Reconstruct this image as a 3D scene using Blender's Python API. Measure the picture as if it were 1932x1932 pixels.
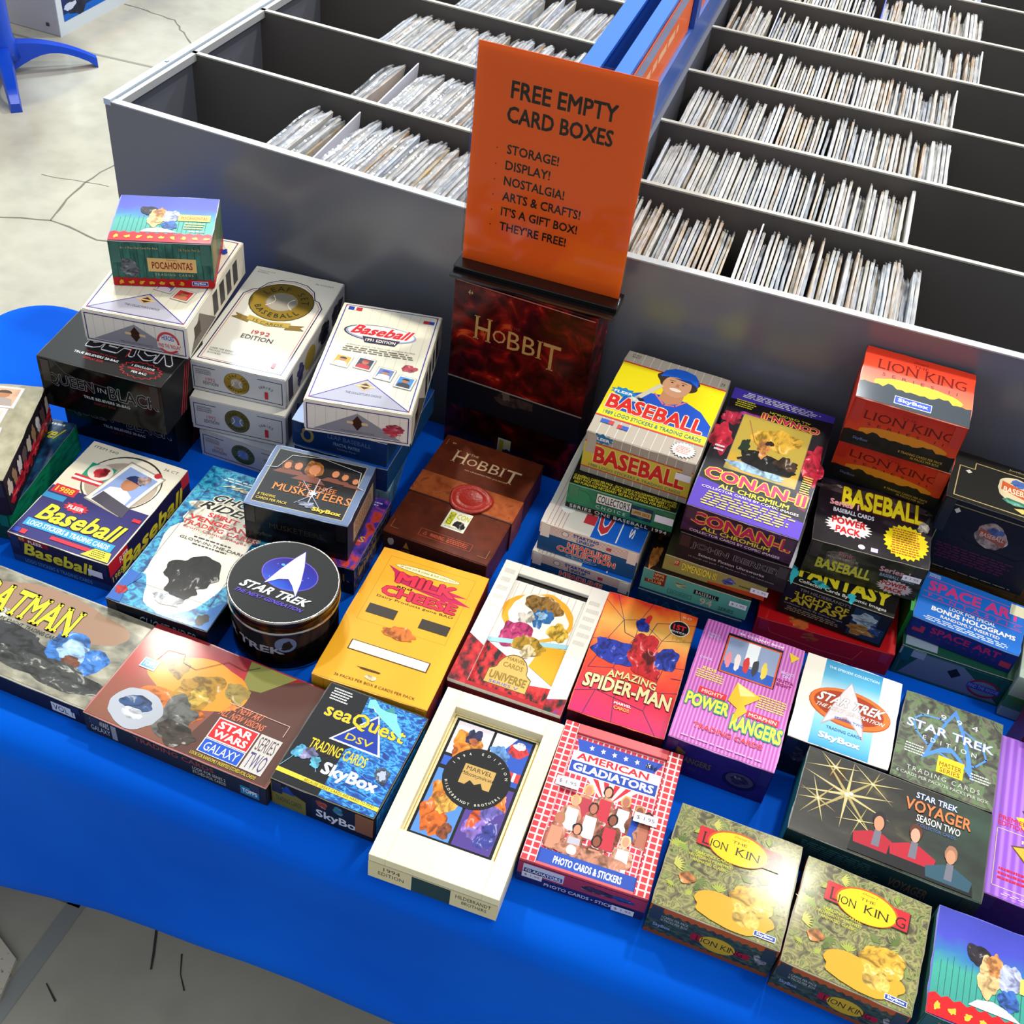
import bpy, bmesh, math, random
from mathutils import Matrix, Vector, noise
R=math.radians
for o in list(bpy.data.objects): bpy.data.objects.remove(o)
S=bpy.context.scene; COL=S.collection
# ---------------------------------------------------------------- camera, world, lights, exposure
cam=bpy.data.cameras.new('camera'); co=bpy.data.objects.new('camera',cam); COL.objects.link(co)
cam.sensor_width=36; cam.sensor_fit='HORIZONTAL'; cam.lens=36*2249.37/1932; cam.clip_start=.01; cam.clip_end=60
mw=Matrix(((0.93574193,-0.30113446,0.18358943,0),(0.33980907,0.63042446,-0.69792177,0),(0.09442903,0.71546002,0.69224282,1.15),(0,0,0,1)))
co.matrix_world=mw; S.camera=co
W=bpy.data.worlds.new('hall'); S.world=W; W.use_nodes=True
W.node_tree.nodes['Background'].inputs[0].default_value=(.86,.93,1,1); W.node_tree.nodes['Background'].inputs[1].default_value=.50
def lamp(name,loc,tgt,size,power,col,sy=None):
    l=bpy.data.lights.new(name,'AREA'); l.energy=power; l.size=size; l.color=col
    if sy: l.shape='RECTANGLE'; l.size_y=sy
    o=bpy.data.objects.new(name,l); COL.objects.link(o); o.location=loc
    o.rotation_euler=(Vector(tgt)-Vector(loc)).to_track_quat('-Z','Y').to_euler(); return o
lamp('ceiling_lamp',(.62,2.95,3.5),(0,1,0),.22,58,(1,.93,.80))
lamp('ceiling_lamp',(-2.4,3.05,3.5),(-.4,1,0),.22,60,(1,.93,.80))
lamp('ceiling_lamp',(.22,5.75,3.6),(-.2,1.6,0),.35,130,(.92,.96,1))
lamp('ceiling_lamp',(-3.2,5.2,3.6),(-2.2,3,-.7),.7,170,(.80,.93,1))
lamp('ceiling_lamp',(1.9,.9,3.4),(0,.9,0),.5,30,(1,.95,.86))
S.view_settings.view_transform='Standard'; S.view_settings.look='None'; S.view_settings.gamma=1; S.view_settings.use_curve_mapping=False
S.view_settings.exposure=0.32
# ---------------------------------------------------------------- helpers
def lin(h):
    h=h.lstrip('#'); r=[int(h[i:i+2],16)/255 for i in (0,2,4)]
    return tuple((c/12.92 if c<=.04045 else ((c+.055)/1.055)**2.4) for c in r)+(1,)
def newmat(name,rough=.4,spec=.5,metal=0):
    m=bpy.data.materials.new(name); m.use_nodes=True; b=m.node_tree.nodes['Principled BSDF']
    b.inputs['Roughness'].default_value=rough; b.inputs['Specular IOR Level'].default_value=spec; b.inputs['Metallic'].default_value=metal
    return m,b,m.node_tree
MC={}
def coat(b): b.inputs['Coat Weight'].default_value=.10; b.inputs['Coat Roughness'].default_value=.09; b.inputs['Coat IOR'].default_value=1.4
def mat(col,rough=.4,spec=.5,metal=0,bump=0,bs=60):
    k=('m',col,rough,spec,metal,bump,bs)
    if k in MC: return MC[k]
    m,b,t=newmat('surface',rough,spec,metal); b.inputs['Base Color'].default_value=lin(col)
    if bump:
        n=t.nodes.new('ShaderNodeTexNoise'); n.inputs['Scale'].default_value=bs; n.inputs['Detail'].default_value=4
        tc=t.nodes.new('ShaderNodeTexCoord'); t.links.new(tc.outputs['Object'],n.inputs['Vector'])
        bp=t.nodes.new('ShaderNodeBump'); bp.inputs['Strength'].default_value=bump; bp.inputs['Distance'].default_value=.002
        t.links.new(n.outputs['Fac'],bp.inputs['Height']); t.links.new(bp.outputs[0],b.inputs['Normal'])
    MC[k]=m; return m
def ramp(t,fac,cols,interp='LINEAR'):
    r=t.nodes.new('ShaderNodeValToRGB'); r.color_ramp.interpolation=interp; e=r.color_ramp.elements
    while len(e)<len(cols): e.new(.5)
    for i,c in enumerate(cols):
        if isinstance(c,tuple): e[i].position,cc=c
        else: e[i].position,cc=i/(len(cols)-1),c
        e[i].color=lin(cc)
    t.links.new(fac,r.inputs[0]); return r.outputs[0]
def pm(kind,cols,scale=8,rough=.32,coord='UV',dist=0,ax=(1,1,1),metal=0,det=4,bump=0):
    """procedural print materials: noise, web (voronoi edges), grid, stripes, gradient, cells"""
    k=(kind,str(cols),scale,rough,coord,dist,ax,metal,det,bump)
    if k in MC: return MC[k]
    m,b,t=newmat('printed_'+kind,max(rough,.45) if rough>=.2 else rough,.2,metal); coat(b) if rough>=.2 and coord=='UV' else None; N=t.nodes; L=t.links
    tc=N.new('ShaderNodeTexCoord'); mp=N.new('ShaderNodeMapping'); mp.inputs['Scale'].default_value=ax
    L.new(tc.outputs[coord],mp.inputs['Vector']); v=mp.outputs[0]
    if kind=='noise':
        n=N.new('ShaderNodeTexNoise'); n.inputs['Scale'].default_value=scale; n.inputs['Detail'].default_value=det; n.inputs['Distortion'].default_value=dist
        L.new(v,n.inputs['Vector']); f=n.outputs['Fac']; c=ramp(t,f,cols)
    elif kind in('web','cells'):
        nn=N.new('ShaderNodeTexNoise'); nn.inputs['Scale'].default_value=scale*.6; L.new(v,nn.inputs['Vector'])
        mx=N.new('ShaderNodeVectorMath'); mx.operation='MULTIPLY_ADD'; mx.inputs[1].default_value=(dist,dist,dist); L.new(nn.outputs['Color'],mx.inputs[0]); L.new(v,mx.inputs[2])
        n=N.new('ShaderNodeTexVoronoi'); n.inputs['Scale'].default_value=scale; L.new(mx.outputs[0],n.inputs['Vector'])
        if kind=='web':
            n.feature='DISTANCE_TO_EDGE'; f=n.outputs['Distance']
        else:
            sp=N.new('ShaderNodeSeparateColor'); L.new(n.outputs['Color'],sp.inputs[0]); f=sp.outputs[0]
        c=ramp(t,f,cols,'LINEAR' if kind=='web' else 'CONSTANT')
    elif kind=='stripe':
        n=N.new('ShaderNodeTexWave'); n.inputs['Scale'].default_value=scale; n.inputs['Distortion'].default_value=dist; L.new(v,n.inputs['Vector']); f=n.outputs['Fac']; c=ramp(t,f,cols)
    elif kind=='grad':
        s=N.new('ShaderNodeSeparateXYZ'); L.new(v,s.inputs[0])
        n=N.new('ShaderNodeTexNoise'); n.inputs['Scale'].default_value=scale; n.inputs['Detail'].default_value=det; L.new(v,n.inputs['Vector'])
        a=N.new('ShaderNodeMath'); a.operation='MULTIPLY_ADD'; a.inputs[1].default_value=dist; L.new(n.outputs['Fac'],a.inputs[0]); L.new(s.outputs['Y'],a.inputs[2])
        a2=N.new('ShaderNodeMath'); a2.operation='SUBTRACT'; L.new(a.outputs[0],a2.inputs[0]); a2.inputs[1].default_value=dist*.5; f=a2.outputs[0]; c=ramp(t,f,cols)
    elif kind=='grid':
        n=N.new('ShaderNodeTexBrick'); n.offset=0; n.inputs['Scale'].default_value=scale; n.inputs['Mortar Size'].default_value=.03
        n.inputs['Brick Width'].default_value=.25; n.inputs['Row Height'].default_value=.25
        n.inputs['Color1'].default_value=lin(cols[0]); n.inputs['Color2'].default_value=lin(cols[1]); n.inputs['Mortar'].default_value=lin(cols[2]); L.new(v,n.inputs['Vector']); c=n.outputs['Color']; f=n.outputs['Fac']
    L.new(c,b.inputs['Base Color'])
    if bump:
        bp=N.new('ShaderNodeBump'); bp.inputs['Strength'].default_value=bump; bp.inputs['Distance'].default_value=.001; L.new(f,bp.inputs['Height']); L.new(bp.outputs[0],b.inputs['Normal'])
    MC[k]=m; return m
def inkmat(rough,metal=0,name='ink'):
    m,b,t=newmat(name,rough,.16,metal); coat(b); a=t.nodes.new('ShaderNodeVertexColor'); a.layer_name='Col'; t.links.new(a.outputs[0],b.inputs['Base Color']); return m
def artmat():
    """painted artwork: the ink colour broken up into brush tones"""
    m,b,t=newmat('painted_ink',.5,.16); coat(b); a=t.nodes.new('ShaderNodeVertexColor'); a.layer_name='Col'; tc=t.nodes.new('ShaderNodeTexCoord')
    n=t.nodes.new('ShaderNodeTexNoise'); n.inputs['Scale'].default_value=11; n.inputs['Detail'].default_value=4; n.inputs['Distortion'].default_value=1.3; t.links.new(tc.outputs['UV'],n.inputs['Vector'])
    c=ramp(t,n.outputs['Fac'],[(.28,'#4a4a4a'),(.40,'#9a9a9a'),(.50,'#e4e4e4'),(.62,'#ffffff')])
    mx=t.nodes.new('ShaderNodeMix'); mx.data_type='RGBA'; mx.blend_type='MULTIPLY'; mx.inputs[0].default_value=.85; t.links.new(a.outputs[0],mx.inputs[6]); t.links.new(c,mx.inputs[7])
    r=ramp(t,n.outputs['Fac'],[(.62,'#000000'),(.70,'#ffffff')]); m2=t.nodes.new('ShaderNodeMix'); m2.data_type='RGBA'; m2.blend_type='SCREEN'; t.links.new(r,m2.inputs[0]); t.links.new(mx.outputs[2],m2.inputs[6]); m2.inputs[7].default_value=(.35,.33,.3,1)
    t.links.new(m2.outputs[2],b.inputs['Base Color']); return m
INK=inkmat(.5); ART=artmat(); FOIL=inkmat(.28,.85,'foil')
def link(o,parent=None):
    COL.objects.link(o)
    if parent is not None: o.parent=parent
    return o
def mobj(name,verts,faces,m,parent=None,fm=None,loc=None,smooth=False):
    me=bpy.data.meshes.new(name); me.from_pydata([tuple(v) for v in verts],[],faces)
    for x in (m if isinstance(m,(list,tuple)) else [m]): me.materials.append(x)
    if fm:
        for p,i in zip(me.polygons,fm): p.material_index=i
    if smooth: me.polygons.foreach_set('use_smooth',[True]*len(me.polygons))
    me.update(); o=bpy.data.objects.new(name,me); link(o,parent)
    if loc: o.location=loc
    return o
def empty(name,loc,rz=0): 
    o=bpy.data.objects.new(name,None); COL.objects.link(o); o.location=loc; o.rotation_euler=(0,0,rz); o.empty_display_size=.02; return o
def tag(o,label=None,cat=None,group=None,kind=None):
    if label: o['label']=label
    if cat: o['category']=cat
    if group: o['group']=group
    if kind: o['kind']=kind
    return o
def boxbm(x0,y0,z0,x1,y1,z1,bev=0):
    bm=bmesh.new(); bmesh.ops.create_cube(bm,size=1)
    for v in bm.verts: v.co=Vector(((x0+x1)/2+v.co.x*(x1-x0),(y0+y1)/2+v.co.y*(y1-y0),(z0+z1)/2+v.co.z*(z1-z0)))
    if bev: bmesh.ops.bevel(bm,geom=bm.edges[:],offset=bev,segments=2,affect='EDGES',profile=.5)
    return bm
def bobj(name,bm,m,parent=None,loc=None,smooth=False):
    me=bpy.data.meshes.new(name); bm.to_mesh(me); bm.free()
    for x in (m if isinstance(m,(list,tuple)) else [m]): me.materials.append(x)
    if smooth: me.polygons.foreach_set('use_smooth',[True]*len(me.polygons))
    o=bpy.data.objects.new(name,me); link(o,parent)
    if loc: o.location=loc
    return o
def pbox(name,a,b,m,parent=None,bev=0): return bobj(name,boxbm(*a,*b,bev),m,parent)
# ---------------------------------------------------------------- printing: flat ink shapes laid on a face
TX={}
def textpoly(s,bold=0,sp=1):
    k=(s,round(bold,3),sp)
    if k in TX: return TX[k]
    c=bpy.data.curves.new('t','FONT'); c.body=s; c.size=1; c.resolution_u=2; c.offset=bold; c.space_character=sp; c.fill_mode='FRONT'; c.space_line=.9; c.align_x='CENTER'
    o=bpy.data.objects.new('t',c); me=bpy.data.meshes.new_from_object(o)
    vs=[(v.co.x,v.co.y) for v in me.vertices]; fs=[list(p.vertices) for p in me.polygons]
    bpy.data.objects.remove(o); bpy.data.curves.remove(c); bpy.data.meshes.remove(me)
    TX[k]=(vs,fs); return TX[k]
def seriftext(s,sp=1):
    """book lettering: each stem end gets a thin bar"""
    k=('serif',s,sp)
    if k in TX: return TX[k]
    V=[];F=[];x=0
    for ch in s:
        if ch==' ': x+=.32*sp; continue
        vs,fs=textpoly(ch); x0=min(a for a,_ in vs); x1=max(a for a,_ in vs); b=len(V)
        V+=[(a-x0+x,c) for a,c in vs]; F+=[[b+i for i in f] for f in fs]
        if ch.isalnum():
            for y,up in ((min(c for _,c in vs),1),(max(c for _,c in vs),-1)):
                xs=sorted({round(a-x0+x,4) for a,c in vs if abs(c-y)<.004})
                for i in range(0,len(xs)-1,2):
                    if .045<xs[i+1]-xs[i]<.16:
                        b=len(V); V+=[(xs[i]-.055,y),(xs[i+1]+.055,y),(xs[i+1]+.055,y+.03*up),(xs[i]-.055,y+.03*up)]; F.append([b,b+1,b+2,b+3] if up>0 else [b,b+3,b+2,b+1])
        x+=x1-x0+.10*sp
    TX[k]=(V,F); return TX[k]
def blobpts(cx,cy,rx,ry,ro,seed,n=44):
    rnd=random.Random(seed); H=[(k,rnd.uniform(0,6.28),rnd.uniform(.5,1)/k**.7) for k in (2,3,4,5,7,9,12)]; p=[]
    for i in range(n):
        t=2*math.pi*i/n; k=1+ro*.75*sum(a*math.sin(m*t+f) for m,f,a in H); p+= [cx+rx*k*math.cos(t),cy+ry*k*math.sin(t)]
    return p
def fig(cx,cy,s,skin,hair,shirt,asp=1):
    """generic anonymous bust: shoulders, neck, head, hair. s = head half-height"""
    a=s*asp
    return [('p',[cx-2.4*a,cy-4*s,cx-2.2*a,cy-2*s,cx-.8*a,cy-1.2*s,cx+.8*a,cy-1.2*s,cx+2.2*a,cy-2*s,cx+2.4*a,cy-4*s],shirt),
            ('p',[cx-.45*a,cy-1.6*s,cx-.4*a,cy-.4*s,cx+.4*a,cy-.4*s,cx+.45*a,cy-1.6*s],skin),
            ('b',cx,cy+.35*s,.95*a,1*s,hair,.12,int(cx*999)),('e',cx,cy,.74*a,.95*s,skin)]
class Art:
    def __init__(s,w,h): s.w=w;s.h=h;s.v=[];s.f=[];s.c=[];s.m=[];s.mats=[];s.uv=[];s.z=0
    def poly(s,pts,faces,col,m=None,dz=1):
        s.z+=dz; b=len(s.v)
        for x,y in pts: s.v.append((x*s.w,y*s.h,s.z)); s.uv.append((x,y))
        m=m or INK
        if m not in s.mats: s.mats.append(m)
        mi=s.mats.index(m)
        for f in faces: s.f.append([b+i for i in f]); s.c.append(col); s.m.append(mi)
    def add(s,e):
        k=e[0]
        def C(c):
            if isinstance(c,bpy.types.Material): return (1,1,1,1),c
            if c[0]=='$': return lin(c[1:]),FOIL
            return lin(c),None
        if k=='r':
            c,m=C(e[5]); s.poly([(e[1],e[2]),(e[3],e[2]),(e[3],e[4]),(e[1],e[4])],[(0,1,2,3)],c,m)
        elif k=='e':
            c,m=C(e[5]); n=28; s.poly([(e[1]+e[3]*math.cos(6.28318*i/n),e[2]+e[4]*math.sin(6.28318*i/n)) for i in range(n)],[tuple(range(n))],c,m)
        elif k=='p':
            c,m=C(e[2]); q=e[1]; n=len(q)//2; s.poly([(q[2*i],q[2*i+1]) for i in range(n)],[tuple(range(n))],c,m)
        elif k=='b':
            c,m=C(e[5]); q=blobpts(e[1],e[2],e[3],e[4],e[6] if len(e)>6 else .2,e[7] if len(e)>7 else 1); n=len(q)//2; s.poly([(q[2*i],q[2*i+1]) for i in range(n)],[tuple(range(n))],c,m or (ART if (len(e)<7 or e[6]>=.15) and e[3]>.045 else None))
        elif k=='*':
            c,m=C(e[6]); n=e[5]*2; inn=e[7] if len(e)>7 else .8
            s.poly([(e[1]+e[3]*(1 if i%2 else inn)*math.cos(6.28318*i/n),e[2]+e[4]*(1 if i%2 else inn)*math.sin(6.28318*i/n)) for i in range(n)],[tuple(range(n))],c,m)
        elif k=='l':   # polyline, width in metres
            c,m=C(e[3]); q=[Vector((e[1][2*i]*s.w,e[1][2*i+1]*s.h)) for i in range(len(e[1])//2)]; w=e[2]/2; pts=[];fs=[]
            for i in range(len(q)-1):
                d=(q[i+1]-q[i]); 
                if d.length<1e-9: continue
                d.normalize(); n=Vector((-d.y,d.x))*w; b=len(pts); ex=d*w*.6
                for p in (q[i]-n-ex,q[i+1]-n+ex,q[i+1]+n+ex,q[i]+n-ex): pts.append((p.x/s.w,p.y/s.h))
                fs.append((b,b+1,b+2,b+3))
            s.poly(pts,fs,c,m)
        elif k=='f':   # frame: rect outline
            x0,y0,x1,y1,w,c=e[1:7]; s.add(('l',[x0,y0,x1,y0,x1,y1,x0,y1,x0,y0],w,c))
        elif k=='t':
            txt,x0,y0,x1,y1,col=e[1:7]; o=e[7] if len(e)>7 else {}
            bold=o.get('b',0); rot=o.get('rot',0); sh=o.get('sh',0)
            jobs=[]
            if 'ol' in o: jobs.append((bold+o['ol'][1],o['ol'][0],8))
            jobs.append((bold,col,4 if bold>.004 else 1))
            vs,fs=(seriftext if o.get('se') else textpoly)(txt,*(() if o.get('se') else (0,)),o.get('sp',1))
            if not vs: return
            B=(min(a for a,_ in vs),min(b for _,b in vs),max(a for a,_ in vs),max(b for _,b in vs)); W_=B[2]-B[0]; H_=B[3]-B[1]
            for bo,cl,nc in jobs:
                c,m=C(cl); bs=bo*.9
                for q8 in range(nc):
                    an=6.28318*q8/nc+.7854; ox=bs*math.cos(an) if nc>1 else 0; oy=bs*math.sin(an) if nc>1 else 0; pts=[]
                    for x,y in vs:
                        a=((x+ox-B[0])/W_-.5)/(1+2*bold/W_)+.5; q=((y+oy-B[1])/H_-.5)/(1+2*bold/H_)+.5
                        if 'bow' in o: q+=o['bow']*(1-(2*a-1)**2)
                        if sh: a=(a+sh*q*H_/W_*2)/(1+sh*H_/W_*2)
                        if rot==90: a,q=1-q,a
                        elif rot==-90: a,q=q,1-a
                        elif rot==180: a,q=1-a,1-q
                        X=x0+a*(x1-x0); Y=y0+q*(y1-y0)
                        if 'tilt' in o: Y+=o['tilt']*(a-.5)
                        pts.append((X,Y))
                    s.poly(pts,fs,c,m,.2 if q8 else 1)
        elif k=='ta':   # text on an arc; r in metres-normalised-to-w, angles in degrees, char size in w
            txt,cx,cy,r,a0,a1,sz,col=e[1:9]; o=e[9] if len(e)>9 else {}; c,m=C(col); asp=s.w/s.h; n=len(txt)
            for i,ch in enumerate(txt):
                if ch==' ': continue
                an=R(a0+(a1-a0)*(i/(n-1) if n>1 else 0)); vs,fs=seriftext(ch) if o.get('se') else textpoly(ch,o.get('b',0)); mx=(min(a for a,_ in vs)+max(a for a,_ in vs))/2
                up=-1 if o.get('in') else 1; pts=[]
                for x,y in vs:
                    lx=(x-mx)*sz; ly=y*sz
                    dx=math.cos(an);dy=math.sin(an)
                    # outward radial up
                    X=r*dx+up*(ly*dx+lx*dy); Y=r*dy+up*(ly*dy-lx*dx)
                    pts.append((cx+X,cy+Y*asp))
                s.poly(pts,fs,c,m)
        elif k=='ln':   # illegible small print as rows of dashes
            x0,y0,x1,y1,n,c0=e[1:7]; rnd=random.Random(int(x0*1000+y0*777)); c,m=C(c0); pts=[];fs=[]
            for i in range(n):
                yy=y1-(y1-y0)*(i+.5)/n; hh=(y1-y0)/n*.25; x=x0+rnd.uniform(0,.06)*(x1-x0); xe=x1-rnd.uniform(0,.15)*(x1-x0)
                while x<xe:
                    w=rnd.uniform(.05,.14)*(x1-x0); xx=min(x+w,xe); b=len(pts); pts+=[(x,yy-hh),(xx,yy-hh),(xx,yy+hh),(x,yy+hh)]; fs.append((b,b+1,b+2,b+3)); x=xx+.022*(x1-x0)
            s.poly(pts,fs,c,m)
    def build(s,name,parent,mtx):
        st=min(.000025,.0011/max(1,s.z)); me=bpy.data.meshes.new(name); me.from_pydata([tuple(mtx@Vector((v[0],v[1],v[2]*st))) for v in s.v],[],s.f)
        for m in s.mats: me.materials.append(m)
        ca=me.color_attributes.new('Col','FLOAT_COLOR','CORNER'); uv=me.uv_layers.new(name='UVMap')
        for p,c,mi in zip(me.polygons,s.c,s.m):
            p.material_index=mi
            for li in p.loop_indices: ca.data[li].color=c; uv.data[li].uv=s.uv[me.loops[li].vertex_index]
        me.update(); o=bpy.data.objects.new(name,me); link(o,parent); return o
def face_mtx(face,w,d,h,off=.0003):
    if face=='T': return w,d,Matrix.Translation((-w/2,-d/2,h+off))
    if face=='F': return w,h,Matrix(((1,0,0,-w/2),(0,0,-1,-d/2-off),(0,1,0,0),(0,0,0,1)))
    if face=='R': return d,h,Matrix(((0,0,1,w/2+off),(1,0,0,-d/2),(0,1,0,0),(0,0,0,1)))
    if face=='L': return d,h,Matrix(((0,0,-1,-w/2-off),(-1,0,0,d/2),(0,1,0,0),(0,0,0,1)))
def prnt(parent,face,w,d,h,els,name=None,off=.0003):
    fw,fh,mx=face_mtx(face,w,d,h,off); A=Art(fw,fh)
    for e in els:
        if isinstance(e,list):
            for q in e: A.add(q)
        else: A.add(e)
    return A.build(name or {'T':'top_print','F':'front_print','R':'side_print','L':'side_print'}[face],parent,mx)
def sticker(parent,face,w,d,h,u,v,txt='$ 1.95',su=.022,sv=.009,off=.0016,col='#e9e6ee',ang=0):
    fw,fh,mx=face_mtx(face,w,d,h,off); A=Art(su,sv); A.add(('r',0,0,1,1,col))
    if txt: A.add(('t',txt,.12,.28,.88,.72,'#55515e'))
    return A.build('price_sticker',parent,mx@Matrix.Translation((u*fw-su/2,v*fh-sv/2,0))@Matrix.Rotation(R(ang),4,'Z'))
CARD='#cfc3a8'
def lidmesh(name,w,d,z0,z1,m,mc,parent,j=.0005,seed=0,n=9):
    """thin card lid with worn uneven edges"""
    rnd=random.Random(seed); pts=[]
    for k,(ax,ay,bx,by) in enumerate(((-1,-1,1,-1),(1,-1,1,1),(1,1,-1,1),(-1,1,-1,-1))):
        for i in range(n):
            t=i/n; x=(ax+(bx-ax)*t)*w/2; y=(ay+(by-ay)*t)*d/2; q=rnd.uniform(-j,j)
            if i==0: q=-j*1.6; pts.append((x-(.001 if x>0 else -.001)*(.6),y-(.001 if y>0 else -.001)*.6)); continue
            pts.append((x+(q if k in(1,3) else 0),y+(q if k in(0,2) else 0)))
    N=len(pts); v=[(x,y,z0) for x,y in pts]+[(x,y,z1) for x,y in pts]
    f=[tuple(range(N-1,-1,-1)),tuple(range(N,2*N))]; fm=[0,0]
    for i in range(N): f.append((i,(i+1)%N,N+(i+1)%N,N+i)); fm.append(1)
    return mobj(name,v,f,[m,mc],parent,fm)
def carton(key,label,D,top,front,side,T=(),F=(),Rr=(),Ll=(),group=None,lid=.0012,skirt=0,wear=CARD,name='trading_card_box',stick=(),seams=True,open_=False):
    """a card box: body, lid (flap or skirted), printed faces"""
    x,y,rz,w,d,h,z=D; root=tag(empty(name,(x,y,z),R(rz)),label,'box',group or 'empty trading card boxes on the table')
    sd=sum(ord(c) for c in key)
    bm=boxbm(-w/2,-d/2,0,w/2,d/2,h-lid,.0009)
    mats=[mat(side,.35),mat(front,.35),mat(top,.35)]
    for f in bm.faces:
        n=f.normal; f.material_index=1 if n.y<-.7 else (2 if n.z>.7 else 0)
    body=bobj('body',bm,mats,root); lw,ld=w+.0012,d+.0012
    L=lidmesh('lid',lw,ld,h-lid,h,mat(top,.35),mat(wear,.6),root,.0006,sd)
    if skirt:
        sk=skirt; t=.0014
        bm=boxbm(-w/2-t,-d/2-t,h-sk,w/2+t,d/2+t,h-lid*.9,.0006)
        for f in bm.faces:
            n=f.normal; f.material_index=1 if n.y<-.7 else 0
        bobj('lid_skirt',bm,[mat(side,.35),mat(front,.35)],L)
    so=(.0014+.0003) if skirt else .0003
    if T: prnt(L,'T',w,d,h,T)
    if F: prnt(body,'F',w,d,h-lid,F,off=so)
    if Rr: prnt(body,'R',w,d,h-lid,Rr,off=so)
    if Ll: prnt(body,'L',w,d,h-lid,Ll,off=so)
    for s in stick: sticker(L if s[0]=='T' else body,s[0],w,d,h,*s[1:])
    if seams:   # raised tuck tabs where the lid closes on the front
        for sx in (-1,1): pbox('tuck_tab',(sx*w*.44-.006,-d/2-.0009,h*.52),(sx*w*.44+.006,-d/2+.001,h-lid*2),mat(front,.35),body)
    return root,body,L
# ---------------------------------------------------------------- setting: concrete hall floor
fm_,fb,ft=newmat('polished_concrete',.38,.4)
tc=ft.nodes.new('ShaderNodeTexCoord'); n1=ft.nodes.new('ShaderNodeTexNoise'); n1.inputs['Scale'].default_value=1.6; n1.inputs['Detail'].default_value=6; n1.inputs['Roughness'].default_value=.55
n2=ft.nodes.new('ShaderNodeTexNoise'); n2.inputs['Scale'].default_value=14; n2.inputs['Detail'].default_value=5
ft.links.new(tc.outputs['Object'],n1.inputs['Vector']); ft.links.new(tc.outputs['Object'],n2.inputs['Vector'])
c1=ramp(ft,n1.outputs['Fac'],[(.3,'#a09a88'),(.5,'#b8b2a0'),(.7,'#c6c1ae')]); c2=ramp(ft,n2.outputs['Fac'],[(.3,'#a8a495'),(.6,'#c4c0b0')])
mx=ft.nodes.new('ShaderNodeMix'); mx.data_type='RGBA'; mx.inputs[0].default_value=.35; ft.links.new(c1,mx.inputs[6]); ft.links.new(c2,mx.inputs[7]); ft.links.new(mx.outputs[2],fb.inputs['Base Color'])
ft.links.new(ramp(ft,n1.outputs['Fac'],[(.3,'#808080'),(.7,'#606060')]),fb.inputs['Roughness'])
FZ=-.74
floor=tag(pbox('floor',(-7,-3,FZ-.1),(5,9,FZ),fm_),kind='structure')
def crack(pts,w,col='#6f6a5c',jit=.006,nm='crack',seed=1):
    rnd=random.Random(seed); q=[]
    for i in range(len(pts)-1):
        a=Vector(pts[i]);b=Vector(pts[i+1]); n=max(1,int((b-a).length/.03)) if jit else 1
        for k in range(n): q.append(a.lerp(b,k/n)+(Vector((rnd.uniform(-jit,jit),rnd.uniform(-jit,jit))) if k else Vector((0,0))))
    q.append(Vector(pts[-1])); v=[];f=[]
    for i,p in enumerate(q):
        d=(q[min(i+1,len(q)-1)]-q[max(i-1,0)]).normalized(); nn=Vector((-d.y,d.x))*w*.5*(rnd.uniform(.5,1.2) if jit else 1)
        v+= [(p.x-nn.x,p.y-nn.y,FZ+.0008),(p.x+nn.x,p.y+nn.y,FZ+.0008)]
        if i: f.append((2*i-2,2*i,2*i+1,2*i-1))
    return mobj(nm,v,f,mat(col,.8),floor)
crack([(-6.9,3.31),(-3.14,3.433),(-2.747,3.437),(-2.415,3.459),(4.9,3.6)],.012,'#8b887a',0,'control_joint')
crack([(-6.9,.60),(-3.2,.66),(-.83,.72)],.010,'#7b796e',0,'control_joint')
crack([(-2.60,2.30),(-2.272,2.397),(-2.192,2.432),(-2.114,2.459),(-2.135,2.551),(-2.153,2.683),(-2.149,2.759),(-2.138,2.81),(-2.145,2.895)],.006,seed=2)
crack([(-2.114,2.459),(-2.05,2.455),(-1.979,2.439),(-1.88,2.436)],.006,seed=3)
crack([(-2.289,2.663),(-2.188,2.681),(-2.081,2.698)],.003,seed=4)
crack([(-2.784,3.868),(-2.553,3.844),(-2.40,3.70)],.006,seed=5)
crack([(-.698,.738),(-.677,.694),(-.667,.67)],.004,'#3c3a35',seed=6); crack([(-.636,.711),(-.601,.66)],.003,'#3c3a35',seed=7)
crack([(-.803,.59),(-.773,.571)],.003,'#3c3a35',seed=8)
crack([(-.850,.30),(-.822,1.2)],.030,'#9b9d98',.0,'worn_tape_strip',seed=9)
# ---------------------------------------------------------------- the table and its fitted blue cover
TB=tag(empty('folding_table',(-.2,.94,FZ)),'folding table under the blue fitted cloth','table')
pbox('tabletop',(-.98,-.32,.69),(.98,.32,.733),mat('#d8d5cc',.6),TB,.004)
for sx in(-.9,.9):
    for sy in(-.24,.24): pbox('leg',(sx-.015,sy-.015,0),(sx+.015,sy+.015,.69),mat('#5a5a5c',.4,metal=.6),TB)
def outline(x0,y0,x1,y1,r,ns=26,nc=10):
    p=[]
    cs=[(x1-r,y0+r,-90),(x1-r,y1-r,0),(x0+r,y1-r,90),(x0+r,y0+r,180)]
    for i,(cx,cy,a) in enumerate(cs):
        for k in range(nc+1): t=R(a+90*k/nc); p.append((cx+r*math.cos(t),cy+r*math.sin(t),math.cos(t),math.sin(t)))
        ex=p[-1]; nx=cs[(i+1)%4]; t=R(nx[2]); q=(nx[0]+r*math.cos(t),nx[1]+r*math.sin(t))
        for k in range(1,ns): p.append((ex[0]+(q[0]-ex[0])*k/ns,ex[1]+(q[1]-ex[1])*k/ns,ex[2],ex[3]))
    return p
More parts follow.
